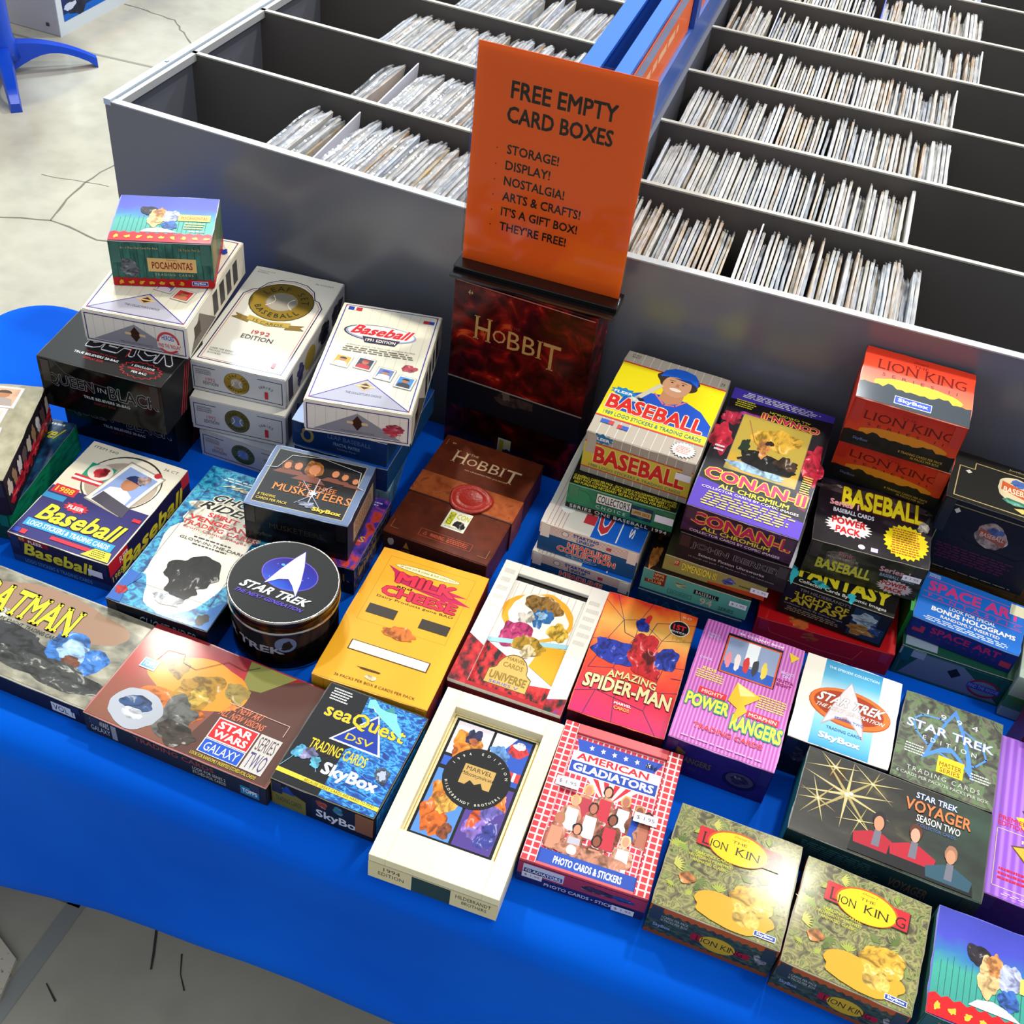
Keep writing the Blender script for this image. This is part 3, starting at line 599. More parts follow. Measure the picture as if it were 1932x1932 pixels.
# --- 2 red and brown space art box
carton('galaxy','wide flat red and brown box with a red and blue lettered logo, front row',D['galaxy'],'#9c2b2f','#2b2d33','#20242a',
T=[('r',.004,.008,.996,.992,pm('grad',[(.0,'#7e4a35'),(.35,'#8c4a38'),(.6,'#a84038'),(.8,'#b8202c'),(1,'#8c2430')],3,.2,'UV',.5)),('p',[.50,.01,.99,.01,.99,.99,.86,.99,.60,.75],'#5d3a33'),('p',[.56,.99,.82,.99,.70,.75,.60,.72],'#8a8a4a'),
 ('b',.40,.62,.26,.24,'#e8952e',.1,21),('b',.32,.30,.20,.17,'#e87a26',.2,22),('b',.42,.52,.11,.20,'#b98a2a',.35,23),('b',.44,.50,.05,.09,'#d9b24a',.3,24),('b',.26,.68,.05,.10,'#9c7834',.3,25),('b',.60,.66,.06,.10,'#a9904c',.3,25),('b',.40,.26,.10,.18,'#6f6e6a',.35,26),
 ('b',.21,.20,.14,.18,'#a9adb6',.08,27),('b',.20,.24,.08,.08,'#33507e',.2,28),('b',.21,.15,.06,.05,'#d6d9df',.2,29),('b',.46,.13,.10,.10,'#4a4038',.3,30),
 ('t','ALL NEW ART',.60,.50,.80,.57,'#e07a5a',{'b':.02,'sh':.25}),('t','ALL NEW VISIONS',.58,.425,.83,.49,'#e07a5a',{'b':.02,'sh':.25}),
 ('r',.60,.205,.82,.41,'#f0eee8'),('r',.605,.215,.815,.40,'#d2232a'),('t','STAR',.62,.315,.80,.385,WH,{'b':.04}),('t','WARS',.62,.23,.80,.30,WH,{'b':.04}),
 ('r',.60,.07,.82,.20,'#f0eee8'),('r',.605,.075,.815,.195,'#1a55c4'),('t','GALAXY',.62,.095,.80,.175,WH,{'b':.0}),
 ('r',.83,.07,.945,.41,'#cfc9c2'),('t','SERIES',.84,.26,.935,.39,'#5b4a52'),('t','TWO',.84,.09,.935,.24,'#4a3a78'),('t','LOOK FOR RANDOMLY INSERTED ETCHED-FOIL CARDS!',.58,.025,.93,.055,'#d8c62c',{'b':.01}),
 ('r',.075,.56,.16,.66,'#f0eee8'),('r',.08,.57,.155,.65,'#2d8ac6'),('t','TOPPS',.085,.585,.15,.635,WH,{'b':.03}),
 ('l',[.13,.66,.15,.80,.24,.82,.26,.74,.34,.72,.46,.90,.56,.88,.62,.96],.0006,'#3a1016'),('l',[.60,.56,.93,.56,.93,.45],.0006,'#e8c8b8')],
F=[('r',0,0,1,1,'#24262c'),('t','STAR WARS',.03,.55,.14,.9,'#b9bcc4',{'b':.02}),('t','GALAXY',.03,.2,.14,.48,'#b9bcc4'),('r',.15,.1,.18,.9,'#8f93a0'),('t','TRADING CARDS',.28,.62,.72,.9,'#8e4632',{'b':.02}),('t','LOOK FOR SERIES 2',.60,.38,.78,.55,'#c9cdb8'),('t','ETCHED-FOIL CARDS!',.60,.15,.78,.32,'#c9cdb8'),('r',.86,.15,.96,.65,'#2a7aa8'),('t','TOPPS',.87,.28,.95,.52,WH,{'b':.02})],
Rr=[('r',0,0,1,1,'#24262c'),('ln',.1,.1,.9,.9,3,'#7c8088')])
# --- 3 underwater box
r_,b_,l_=carton('seaq','black and blue water-patterned box with a yellow logo over a blue triangle, front row',D['seaq'],'#141414','#1a1a1a','#151515',
T=[('r',.006,.006,.994,.994,'#15161a'),('p',[.40,.99,.995,.99,.995,.005,.46,.005,.46,.46,.62,.60,.42,.80],WATER),
 ('p',[.27,.50,.78,.50,.58,.86],WH),('p',[.30,.515,.75,.515,.58,.835],'#1437a0'),('t','seaQuest',.10,.66,.90,.82,'#e9c62a',{'b':.025,'ol':('#12244f',.02),'tilt':-.0}),('t','DSV',.40,.545,.66,.61,'#e9c62a',{'b':.01}),
 ('t','TRADING CARDS',.14,.36,.70,.46,'#e4c92c',{'b':.02}),skybox(.36,.155,.90,.305,'#d9e6f5',.05),('p',[.0,.115,1,.095,1,.06,.0,.075],'#e7cf3c'),('t','BECAUSE GREAT CARDS ARE HARD TO FIND.',.28,.074,.96,.098,'#27251c'),
 ('p',[.42,.97,.47,.99,.55,.93,.62,.92,.72,.93,.76,.86,.83,.80,.87,.72,.82,.74,.70,.80,.60,.84,.50,.90,.44,.89],'#7fd0cf'),('p',[.60,.92,.66,.99,.70,.93],'#3f8f95'),('p',[.47,.93,.52,.88,.75,.80,.55,.87],'#d7efe8'),
 ('ln',.06,.84,.26,.97,5,'#e6e6e8'),('b',.10,.30,.06,.06,'#58b8e6',.35,31),('b',.19,.31,.07,.06,'#8a88b8',.4,32),('b',.28,.26,.05,.05,'#62bfe0',.35,33),('b',.88,.36,.07,.07,'#4a5568',.3,34),('b',.88,.36,.04,.04,'#aab4c8',.4,35),('l',[.01,.13,.06,.22,.09,.30],.0007,'#7db6cf'),('l',[.28,.26,.33,.18],.0007,'#7db6cf')],
F=[('r',0,0,1,1,'#151515'),('p',[0,0,.34,0,.34,.55,0,.95],'#6f6a20'),('t','TRADING CARDS',.04,.2,.30,.4,'#2b2c1c'),('p',[.08,.62,.24,.62,.16,.95],'#1b3a8a'),('r',.40,.0,.98,.92,'#141c2c'),skybox(.44,.10,.92,.5,'#d0d4de',.03),('b',.50,.75,.05,.15,'#a04a3a',.3,36),('b',.66,.75,.05,.15,'#3a7aa0',.3,37)],Rr=[('r',0,0,1,1,'#101218'),('r',.05,.1,.95,.85,WATER)])
pbox('torn_corner_flap',(.040,-.072,.012),(.0605,-.0705,.044),mat('#7a4a30',.7),b_)
# --- 4 cream tray box with recessed art panel
def tray(key,label,Dm,rim,inner,rimcol,wallcol,depth,x0,y0,x1,y1,side,wear=CARD,group=None,frontslot=False):
    x,y,rz,w,d,h,z=Dm; root=tag(empty('trading_card_box',(x,y,z),R(rz)),label,'box','empty trading card boxes on the table')
    X0,Y0,X1,Y1=-w/2+x0*w,-d/2+y0*d,-w/2+x1*w,-d/2+y1*d; hb=h-depth
    bm=boxbm(-w/2,-d/2,0,w/2,d/2,hb,.0008); body=bobj('body',bm,[side],root)
    for nm,a,b in (('left_wall',(-w/2,-d/2,hb),(X0,d/2,h)),('right_wall',(X1,-d/2,hb),(w/2,d/2,h)),('front_wall',(X0,-d/2,hb),(X1,Y0,h)),('back_wall',(X0,Y1,hb),(X1,d/2,h))):
        pbox(nm,a,b,rimcol,root,.0007)
    return root,body,(X0,Y0,X1,Y1,hb)
cr1=pm('noise',[(.3,'#e9dfb4'),(.7,'#f2ebcb')],6,.3,'Object'); 
root,body,(X0,Y0,X1,Y1,hb)=tray('master','cream tray box framing four bright painted panels around a black disc, front row',D['master'],0,0,cr1,0,.012,.13,.17,.87,.90,mat('#e6dcb6',.4))
A=Art(X1-X0,Y1-Y0); 
for e in [('r',0,0,1,1,'#e5dcb4'),('f',.02,.015,.98,.985,.0012,'$c9a54a'),('r',.05,.03,.95,.97,'#120f12'),
 ('r',.08,.68,.485,.95,'#d9d3e0'),('b',.27,.78,.16,.11,'#e9912e',.3,41),('b',.24,.72,.12,.06,'#ef7f22',.3,42),('b',.30,.86,.08,.06,'#2b2d55',.4,43),('b',.32,.82,.05,.03,'#b7623c',.3,44),
 ('r',.515,.58,.92,.95,'#274fae'),('p',[.515,.95,.75,.95,.62,.80,.515,.78],'#e9f0f5'),('b',.80,.86,.10,.06,'#cf3a3c',.2,45),('b',.80,.90,.07,.03,'#e9e4ea',.2,46),('b',.62,.80,.10,.06,'#5f8fc8',.4,47),('r',.70,.62,.92,.69,'#c43a38'),('r',.75,.62,.78,.69,WH),('r',.84,.62,.87,.69,WH),('b',.68,.70,.09,.05,'#8fb2dc',.4,48),
 ('r',.08,.58,.485,.655,'#2c56b4'),('r',.08,.05,.485,.55,'#4f83c8'),('b',.26,.38,.15,.12,'#e8892b',.35,49),('b',.24,.20,.15,.14,'#d9691f',.35,50),('b',.30,.30,.10,.07,'#f2b04a',.35,51),('b',.40,.12,.07,.06,'#8c4a2c',.3,52),
 ('r',.515,.05,.92,.55,'#4d3a86'),('b',.78,.45,.12,.08,'#e8762a',.4,53),('b',.68,.25,.12,.13,'#8f6fc6',.3,54),('b',.64,.30,.06,.10,'#e0582c',.4,55),('b',.82,.18,.10,.10,'#3b3f92',.4,56),('b',.76,.35,.10,.06,'#6a5fae',.4,57),
 ('e',.50,.555,.36,.236,'#100e10'),('r',.33,.49,.67,.645,'$c9a462'),('t','MARVEL',.36,.60,.64,.632,'#2a2118'),('t','Masterpieces',.30,.55,.70,.588,'#17120e',{'sh':.4}),('p',[.40,.49,.44,.53,.50,.505,.56,.53,.60,.49],'#17120e'),
 ('ta','1994 EDITION',.5,.555,.295,160,20,.045,'#e5dfd0'),('ta','HILDEBRANDT BROTHERS',.5,.555,.335,205,335,.042,'#e5dfd0',{'in':1})]: A.add(e)
A.build('art_panel',root,Matrix.Translation((X0,Y0,hb+.0004)))
prnt(body,'F',D['master'][3],D['master'][4],D['master'][5]-.012,[('r',0,0,1,1,'#ddd2a8'),('r',.34,.0,.64,.95,'#103a44'),('t','1994',.12,.62,.25,.85,'#3a3426'),('t','EDITION',.08,.3,.28,.52,'#3a3426'),('t','HILDEBRANDT',.68,.6,.95,.82,'#3a3426'),('t','BROTHERS',.73,.3,.92,.5,'#3a3426')])
# --- 5 red grid tray with athletes
GR=pm('grid',['#d8363e','#cc2c38','#f3d3d0'],3,.35,'UV',0,(1.0,1.5,1))
root,body,(X0,Y0,X1,Y1,hb)=tray('glad','red checked box with a blue banner over a crowd of athletes',D['glad'],0,0,mat('#cf4850',.4),0,.004,.12,.02,.88,.93,mat('#5b2a66',.4))
w,d,h=D['glad'][3:6]
prnt(root,'T',w,d,h,[('r',.004,.004,.118,.996,pm('grid',['#d8363e','#cc2c38','#f6dcd8'],2.6,.35,'UV',0,(1.6,2.2,1)))],'rim_print')
prnt(root,'T',w,d,h,[('r',.882,.004,.996,.996,pm('grid',['#d8363e','#cc2c38','#f6dcd8'],2.6,.35,'UV',0,(1.6,2.2,1)))],'rim_print')
A=Art(X1-X0,Y1-Y0); SK=['#c98a6e','#d49a7c','#b4705a','#8a4f3a']
els=[('r',0,0,1,1,pm('grid',['#d23048','#c22a40','#f3c9cc'],2.4,.3,'UV',0,(1.7,2.4,1))),('p',[.02,.97,.98,.97,.86,.84,.10,.84],'#2c50b4')]
els+=[('*',.20+.125*i,.925,.03,.024,5,WH,.45) for i in range(6)]
els+=[('r',.02,.80,.98,.875,WH),('t','AMERICAN',.07,.81,.86,.868,'#cf2838',{'b':.04}),('r',.02,.70,.98,.80,WH),('r',.03,.707,.97,.795,'#2448ac'),('t','GLADIATORS',.06,.72,.94,.785,WH,{'b':.05}),
 ('p',[.22,.70,.80,.70,.51,.52],WH)]+[('p',[.30+.12*i,.70,.36+.12*i,.70,.51+(i-1.5)*.012,.54],'#cf2838') for i in range(4)]
fg=[(.30,.60,'#d8b46a','#b33a4a'),(.50,.63,'#2a1c16','#c23444'),(.70,.60,'#c9a860','#e8e6ea'),(.86,.56,'#b88a50','#2c50b4'),(.96,.53,'#2a1c16','#b4705a'),(.20,.50,'#d8b870','#e9dfe4'),(.40,.48,'#3a2418','#f0e9ea'),(.62,.44,'#1c1210','#c23444'),(.30,.30,'#241812','#b8b4c0'),(.80,.32,'#e0c890','#ecdfe2'),(.10,.34,'#a87848','#c98a6e'),(.52,.26,'#2a1a12','#c98a6e')]
for i,(a,b_2,hc,sc) in enumerate(fg):
    els+= [('b',a,b_2-.13,.11,.10,SK[i%4],.2,60+i),('p',[a-.07,b_2-.22,a-.06,b_2-.06,a+.06,b_2-.06,a+.07,b_2-.22],sc),('b',a,b_2+.005,.052,.045,hc,.12,80+i),('e',a,b_2,.036,.036,SK[i%4])]
els+=[('b',.5,.14,.42,.05,'#c98a6e',.25,95),('b',.30,.15,.05,.035,'#ececf0',.1,96),('r',.0,.0,1,.105,'#2b4fae'),('t','PHOTO CARDS & STICKERS',.16,.025,.86,.078,WH,{'b':.04}),('t','55\u00a2',.80,.895,.92,.935,'#15121a',{'b':.03})]
for e in els: A.add(e)
A.build('art_panel',root,Matrix.Translation((X0,Y0,hb+.0004)))
prnt(body,'F',w,d,h-.004,[('r',0,0,1,1,'#232a66'),('r',0,.42,1,1,'#a83a58'),('r',.04,.5,.36,.95,'#cfd2e6'),('r',.05,.55,.35,.75,'#2c3f92'),('t','GLADIATORS',.06,.57,.34,.72,WH,{'b':.03}),('t','PHOTO CARDS \u2022 STICKERS',.22,.12,.84,.28,'#c9cbe4',{'b':.03}),('b',.62,.7,.12,.15,'#4a3550',.3,97),('b',.82,.7,.08,.12,'#3050a0',.3,98)])
sticker(root,'T',w,d,h,.17,.56,su=.026,sv=.012); sticker(root,'T',w,d,h,.83,.48,su=.026,sv=.012); sticker(body,'F',w,d,h,.12,.42,su=.022,sv=.010); sticker(body,'F',w,d,h,.84,.2,su=.024,sv=.010)
# --- 6,7 jungle boxes
def lionT():
    rnd=random.Random(4); e=[('r',.005,.005,.995,.995,JUNGLE)]
    for i in range(26):
        a=rnd.uniform(.05,.95);b=rnd.uniform(.1,.95)
        if .28<a<.8 and .5<b<.9: continue
        t=rnd.uniform(0,6.28); L=rnd.uniform(.05,.10); cl=rnd.choice(['#a6b04c','#8aa048','#c2c060','#5c6f38','#6f7f44'])
        for k in range(-3,4): u=t+k*.3; e.append(('p',[a,b,a+L*.6*math.cos(u-.14),b+L*.6*math.sin(u-.14),a+L*math.cos(u),b+L*math.sin(u),a+L*.6*math.cos(u+.14),b+L*.6*math.sin(u+.14)],cl))
    e+=[('b',.60,.16,.30,.15,'#dfa22c',.14,71),('b',.72,.32,.17,.15,'#e8b23a',.16,72),('b',.70,.17,.10,.10,'#eec25a',.2,73),('b',.20,.32,.07,.05,'#d98c50',.25,74),
    ('r',.20,.66,.86,.84,'#2a2118'),('r',.19,.67,.85,.845,'#c4202c'),('e',.52,.745,.25,.155,'#c8541c'),('e',.52,.74,.235,.145,'#edc816'),
    ('t','L',.225,.685,.29,.80,'#3a0c0c',{'se':1}),('t','ION',.295,.685,.44,.76,'#241a10',{'se':1}),('t','KIN',.50,.685,.70,.76,'#241a10',{'se':1}),('t','G',.75,.685,.83,.785,'#3a0c0c',{'se':1}),('t','THE',.46,.79,.58,.815,'#5a3a10',{'se':1}),('t',"Disney's",.46,.84,.60,.865,'#a8321c',{'sh':.3}),
    ('t','TRADING CARDS',.20,.575,.50,.60,'#d8cf3c'),('t',"FROM DISNEY'S NEWEST",.16,.535,.52,.56,'#d8cf3c'),('t','ANIMATED CLASSIC',.20,.495,.48,.52,'#d8cf3c'),
    ('r',.78,.045,.95,.095,WH),('r',.785,.052,.945,.09,'#24439c'),skybox(.80,.056,.93,.085)]
    return e
def lionF():
    e=[('r',0,0,1,1,JUNGD),('p',[0,.86]+[v for i in range(31) for v in (i/30,.80+.07*(i%2))]+[1,1,0,1],'#b8581c'),('p',[0,0,1,0]+[v for i in range(30,-1,-1) for v in (i/30,.10+.06*(i%2))],'#8c4a1c'),
    ('r',.36,.32,.46,.55,'#a3182a'),('r',.68,.32,.82,.5,'#a3182a'),('e',.57,.42,.14,.25,'#c9a61c'),('t','LION KING',.40,.34,.77,.52,'#201810',{'se':1}),('t','8 CARDS PER PACK',.10,.66,.32,.74,'#b8bfc8'),('t','36 PACKS PER BOX',.10,.55,.32,.63,'#b8bfc8'),('t','SkyBox',.06,.28,.20,.42,'#8fa0d8',{'b':.02}),('b',.90,.5,.05,.15,'#8a8a90',.4,75)]
    return e
ORS=[('r',0,0,1,1,'#4a3320'),('r',0,.85,1,1,'#b8581c')]
carton('lk1','squarish leaf-patterned box with a yellow sun title, front row, beside the red checked box',D['lk1'],'#6e6a45','#2a352e','#5d3c1e',T=lionT(),F=lionF(),Rr=ORS,Ll=ORS)
carton('lk2','squarish leaf-patterned box with a yellow sun title, right one of the two',D['lk2'],'#6e6a45','#2a352e','#5d3c1e',T=lionT(),F=lionF(),Rr=ORS,Ll=ORS)
# --- 8, 14 blue-green sky boxes with a red zigzag band
def pocaT(): 
    return [('r',.005,.005,.995,.995,pm('grad',[(.0,'#2c8a80'),(.45,'#3aa08f'),(.6,'#2a6fae'),(.75,'#3d43b8'),(1,'#2f37a0')],4,.22,'UV',.25)),
    ]+[('l',[.06+.045*i,.20,.062+.045*i,.50+.1*((i*7)%3)/3],.0006,'#27605c') for i in range(20)]+[('p',[0,0,1,0,1,.20]+[v for i in range(22,-1,-1) for v in (i/22,.17+.03*(i%2))],'#d3141c'),('p',[.28,.20,.34,.27,.45,.30,.56,.27,.66,.20],'#cfc6c8'),
    ('b',.34,.66,.10,.10,'#2b2430',.3,76),('b',.41,.50,.09,.17,'#eec488',.25,77),('b',.44,.62,.06,.10,'#e79a58',.3,78),('b',.56,.55,.08,.14,'#b9bfe8',.25,79),('b',.56,.36,.07,.10,'#3f6fc4',.25,80),
    ('r',.63,.46,.95,.60,'#e8c860'),('t','POCAHONTAS',.66,.49,.92,.56,'#a8321c',{'b':.02}),('ln',.70,.28,.92,.43,3,'#e0d07c'),skybox(.76,.215,.92,.255,'#dfe6f8',.03)]+[('b',.07+.11*i,.085,.025,.03,'#e8b83c',.5,i) for i in range(9)]
def pocaF():
    return [('r',0,0,1,1,pm('noise',[(.3,'#1e4440'),(.5,'#2c5f56'),(.7,'#38756a')],4,.3,'UV',.3,(3,.6,1)))]+[('l',[.06+.07*i,.20,.062+.07*i,.95],.0007,'#1a3b38') for i in range(14)]+[('p',[0,0,1,0,1,.20]+[v for i in range(22,-1,-1) for v in (i/22,.17+.03*(i%2))],'#b01018'),('b',.18,.42,.09,.20,'#6c7078',.3,81),
    ('r',.36,.35,.84,.66,'#d8b070'),('t','POCAHONTAS',.40,.41,.80,.58,'#8c2014',{'b':.03}),('t',"Disney's",.55,.60,.65,.645,'#6a3018'),('t','TRADING CARDS',.42,.26,.80,.31,'#c8b888',{'sp':1.6}),('t','8 Cards - 1 Pop-Out Card Per Pack',.04,.84,.48,.90,'#c8a868'),('t','36 Packs Per Box',.68,.84,.92,.90,'#a88c58'),('r',.78,.05,.94,.15,'#dfe2f0'),('r',.785,.06,.935,.14,'#1f2f88'),skybox(.80,.075,.92,.125)]+[('b',.08+.1*i,.085,.025,.04,'#d89a30',.5,i) for i in range(7)]
PS=[('r',0,0,1,1,'#5a6e50'),('r',0,0,1,.2,'#b01018'),('r',.1,.3,.4,.9,'#8c7a50')]
carton('poca2','purple-blue box with a red zigzag band, last in the front row at the frame corner',D['poca2'],'#3d43b8','#2c5f56','#7a3a20',T=pocaT(),F=pocaF(),Rr=PS,Ll=[('r',0,0,1,1,'#2c5f56')])
# --- 9 ghost
GC='#efe6d2'
carton('ghost','tall blue and cream box with a black burnt silhouette, beside the round tin',D['ghost'],'#1d6f9c','#0c1220','#0e1220',
T=[('r',.005,.003,.995,.997,pm('noise',[(.35,'#0d3f74'),(.5,'#1c7fae'),(.58,'#3fb0c8'),(.7,'#0e5a8c')],14,.28,'UV',.8,(1,2,1))),('b',.5,.36,.42,.33,GC,.14,101),('r',.14,.20,.86,.58,GC),('b',.50,.62,.40,.10,GC,.2,102),('b',.45,.72,.36,.06,GC,.2,103),
 ('t','GHOST',.22,.765,.84,.82,'#14141a',{'b':.035,'sh':.2,'ol':(GC,.06)}),('t','RIDER',.16,.70,.76,.755,'#14141a',{'b':.035,'sh':.2,'ol':(GC,.06)}),
 ('t','SPIRIT OF',.30,.655,.82,.685,'#cf2c34',{'b':.03,'se':1}),('t','VENGEANCE',.14,.61,.92,.642,'#cf2c34',{'b':.03,'se':1}),('t','TRADING CARDS',.12,.572,.90,.60,'#cf2c34',{'b':.02,'se':1}),('t','From Comic Images',.16,.542,.82,.562,'#cf2c34'),
 ('t','GLOW-IN-THE-DARK',.20,.475,.88,.493,'#4a443e',{'b':.015}),('ln',.34,.455,.74,.47,1,'#4a443e'),('ln',.30,.50,.78,.515,1,'#4a443e'),
 ('ln',.20,.915,.85,.95,2,'#cfe0ea'),('t','Midnight',.20,.865,.92,.905,'#f0e8c0',{'sh':.4,'b':.03}),
 ('b',.55,.29,.25,.11,'#1e1a1a',.22,104),('b',.56,.18,.15,.07,'#1e1a1a',.3,105),('b',.5,.10,.16,.03,'#cfd4d6',.3,106),
 ('p',[.0,.0,.14,.0,.10,.10,.16,.18,.02,.2],'#2b5fae'),('b',.07,.07,.05,.03,'#c62a34',.3,107),('p',[.86,.0,1,.0,1,.2,.90,.12],'#1f6ab0'),('b',.9,.05,.05,.04,'#1a1a22',.3,108),('f',.12,.14,.88,.84,.0005,'#20486a')],
F=[('r',0,0,1,1,'#0d1220'),('t','GHOST RIDER',.3,.3,.9,.75,'#8a96a4',{'sh':.2})])
# --- 10 1988 yellow baseball
F88=[('r',0,0,1,1,'#241f3a'),('r',0,.82,.4,1,'#7c1a20'),('t','1988',.05,.86,.16,.97,'#d8a82c'),('t','FLEER',.20,.84,.34,.95,WH,{'b':.02}),('t','Baseball',.12,.36,.84,.82,'#e2d228',{'b':.04,'sh':.12,'ol':('#10101c',.03)}),('r',.0,.0,1,.26,'#1c3f72'),('t','LOGO STICKERS & TRADING CARDS',.12,.07,.80,.2,'#6fa8d8')]
r88,b88,l88=carton('fleer88','cream and navy box with big yellow baseball lettering, left of the blue and cream box',D['fleer88'],CR,'#241f3a','#241f3a',
T=[('r',.005,.004,.995,.996,'#efe6d0'),('t','ITEM 560',.05,.94,.30,.965,'#3a3a3c'),('t','36 CT.',.80,.93,.96,.955,'#3a3a3c'),('b',.55,.70,.37,.27,'#3a3434',.0,1),('e',.55,.70,.36,.255,'#efe6d0'),('e',.56,.68,.34,.22,'#b9a896'),
 ('r',.16,.60,.42,.80,'#1f9a78'),('r',.10,.60,.40,.66,'#d2283a'),('r',.10,.62,.40,.64,WH),('e',.30,.73,.12,.08,'#e9dcd0'),('b',.31,.73,.07,.05,'#c8303c',.25,110),
 ('r',.005,.004,.995,.50,'#2d2a6c'),('r',.005,.43,.16,.50,'#2d2a6c'),('r',.03,.44,.27,.52,'#d2283a'),('t','1988',.06,.455,.24,.505,'#ecd23a',{'b':.02}),('r',.0,.375,.22,.425,'#2f8fc8'),
 ]+card(.62,.66,.40,.58,-12,'#8fa6d8','#2a3560','#e8e6f0',.141/.189)+[('b',.72,.78,.07,.04,'#c8a8a0',.4,111),('p',[.42,.48,.80,.40,.80,.50,.46,.58],'#4a4654'),('e',.80,.86,.035,.026,'#c8303c'),
 ('*',.37,.36,.13,.05,11,'#d2283a',.75),('t','FLEER',.29,.34,.45,.375,WH,{'b':.04}),('t','Baseball',.10,.175,.93,.335,'#f0e62c',{'b':.035,'sh':.12,'ol':('#15132c',.025)}),('r',.06,.095,.94,.165,'#2f9ad2'),('t','LOGO STICKERS & TRADING CARDS',.09,.108,.90,.152,WH,{'b':.03}),
 ('r',.38,.045,.80,.075,'#d2283a'),('p',[.80,.09,.96,.09,.99,.01,.72,.01],'#f0e03a'),('ln',.79,.02,.93,.085,4,'#4a4420'),('r',.03,.02,.09,.06,'#2444a8'),('r',.095,.02,.155,.06,'#c8303c'),('r',.90,.40,.98,.43,'#d2283a')],
F=F88,Rr=[('r',0,0,1,1,'#241f4a'),('r',0,.55,.22,1,'#c8202c'),('t','1988',.02,.3,.14,.5,'#ecd23a'),('t','FLEER',.12,.66,.22,.86,WH,{'b':.02}),('t','Baseball',.12,.22,.92,.75,'#e8d92a',{'b':.04,'sh':.12}),('r',.9,.6,1,1,'#c8303c')])
sticker(b88,'F',.141,.189,.050,.86,.55,'',.020,.011)
# --- 12 space box and 13 dark box with faces
carton('space','purple and red star-field box under the dark glossy box',D['space'],'#5a3aa8','#14101c','#2a1c30',
T=[('r',.005,.005,.995,.995,SPACE),('ln',.60,.88,.92,.95,2,'#c9c0e8'),('t','RS',.78,.36,.94,.44,'#e8a23a',{'b':.03})],F=[('r',0,0,1,1,'#16121e'),('t','K',.86,.45,.95,.75,'#b88a2c',{'b':.03})],
Rr=[('r',0,0,1,1,pm('noise',[(.4,'#1a1c3c'),(.55,'#4a4a78'),(.62,'#b08a4a')],20,.3)),('ln',.1,.3,.9,.7,1,'#b0903c')])
rm,bmk,lm=carton('musk','dark glossy box with a silver-grey border and five long-haired faces, behind the round tin',D['musk'],'#6f83a8','#0d1118','#0f141c',wear='#aab6cc',
T=[('r',.003,.003,.997,.997,'#66799c'),('f',.05,.06,.93,.95,.0008,'#c9b070'),('r',.055,.065,.925,.945,'#101114')]+[q for i,(a,b2,s,hc) in enumerate([(.20,.72,.055,'#7c4a2c'),(.30,.74,.06,'#4a2818'),(.46,.74,.085,'#b06a2c'),(.67,.74,.055,'#2a1610'),(.77,.72,.05,'#3a2014'),(.88,.69,.045,'#2a1810')]) for q in (('p',[a-2*s,b2-2.6*s,a-.9*s,b2-1.4*s,a+.9*s,b2-1.4*s,a+2*s,b2-2.6*s],'#7a4436'),('b',a,b2,1.1*s,1.5*s,hc,.15,120+i),('e',a+.1*s,b2-.1*s,.62*s,1.0*s,'#c98058'))]+
 [('t','THE THREE',.38,.42,.76,.49,'#d0743a',{'b':.01,'se':1}),('t','MUSKETEERS',.17,.29,.93,.41,'#d9803c',{'b':.01,'se':1}),('l',[.56,.60,.56,.15],.0012,'#b8bcd0'),('l',[.42,.52,.68,.16],.001,'#9aa0bc'),('l',[.70,.52,.44,.16],.001,'#9aa0bc'),('*',.56,.36,.05,.06,7,'#c4ccec',.4),('b',.56,.17,.09,.04,'#8c92a8',.5,130),
 ('t','8 TRADING',.08,.16,.25,.20,'#d9b83c',{'b':.01}),('t','CARDS PER PACK',.08,.10,.38,.14,'#d9b83c',{'b':.01}),skybox(.62,.085,.90,.165,'#e8c43c',.05),('l',[.02,.62,.12,.64,.20,.88,.5,.93,.90,.84,.93,.60,.99,.58],.0007,'#d8d8d8')],
F=[('r',0,0,1,1,pm('noise',[(.35,'#0b0d12'),(.6,'#161b24'),(.75,'#2c3646')],3,.18)),('t','MUSKETEERS',.24,.45,.76,.60,'#3a3222'),skybox(.08,.15,.26,.28,'#4a4430',.02)],Rr=[('r',0,0,1,1,'#2a3142'),('r',.2,.2,.9,.75,'#b09a78'),('ln',.24,.24,.86,.7,7,'#7a4434')],Ll=[('r',0,0,1,1,'#0d1118')])
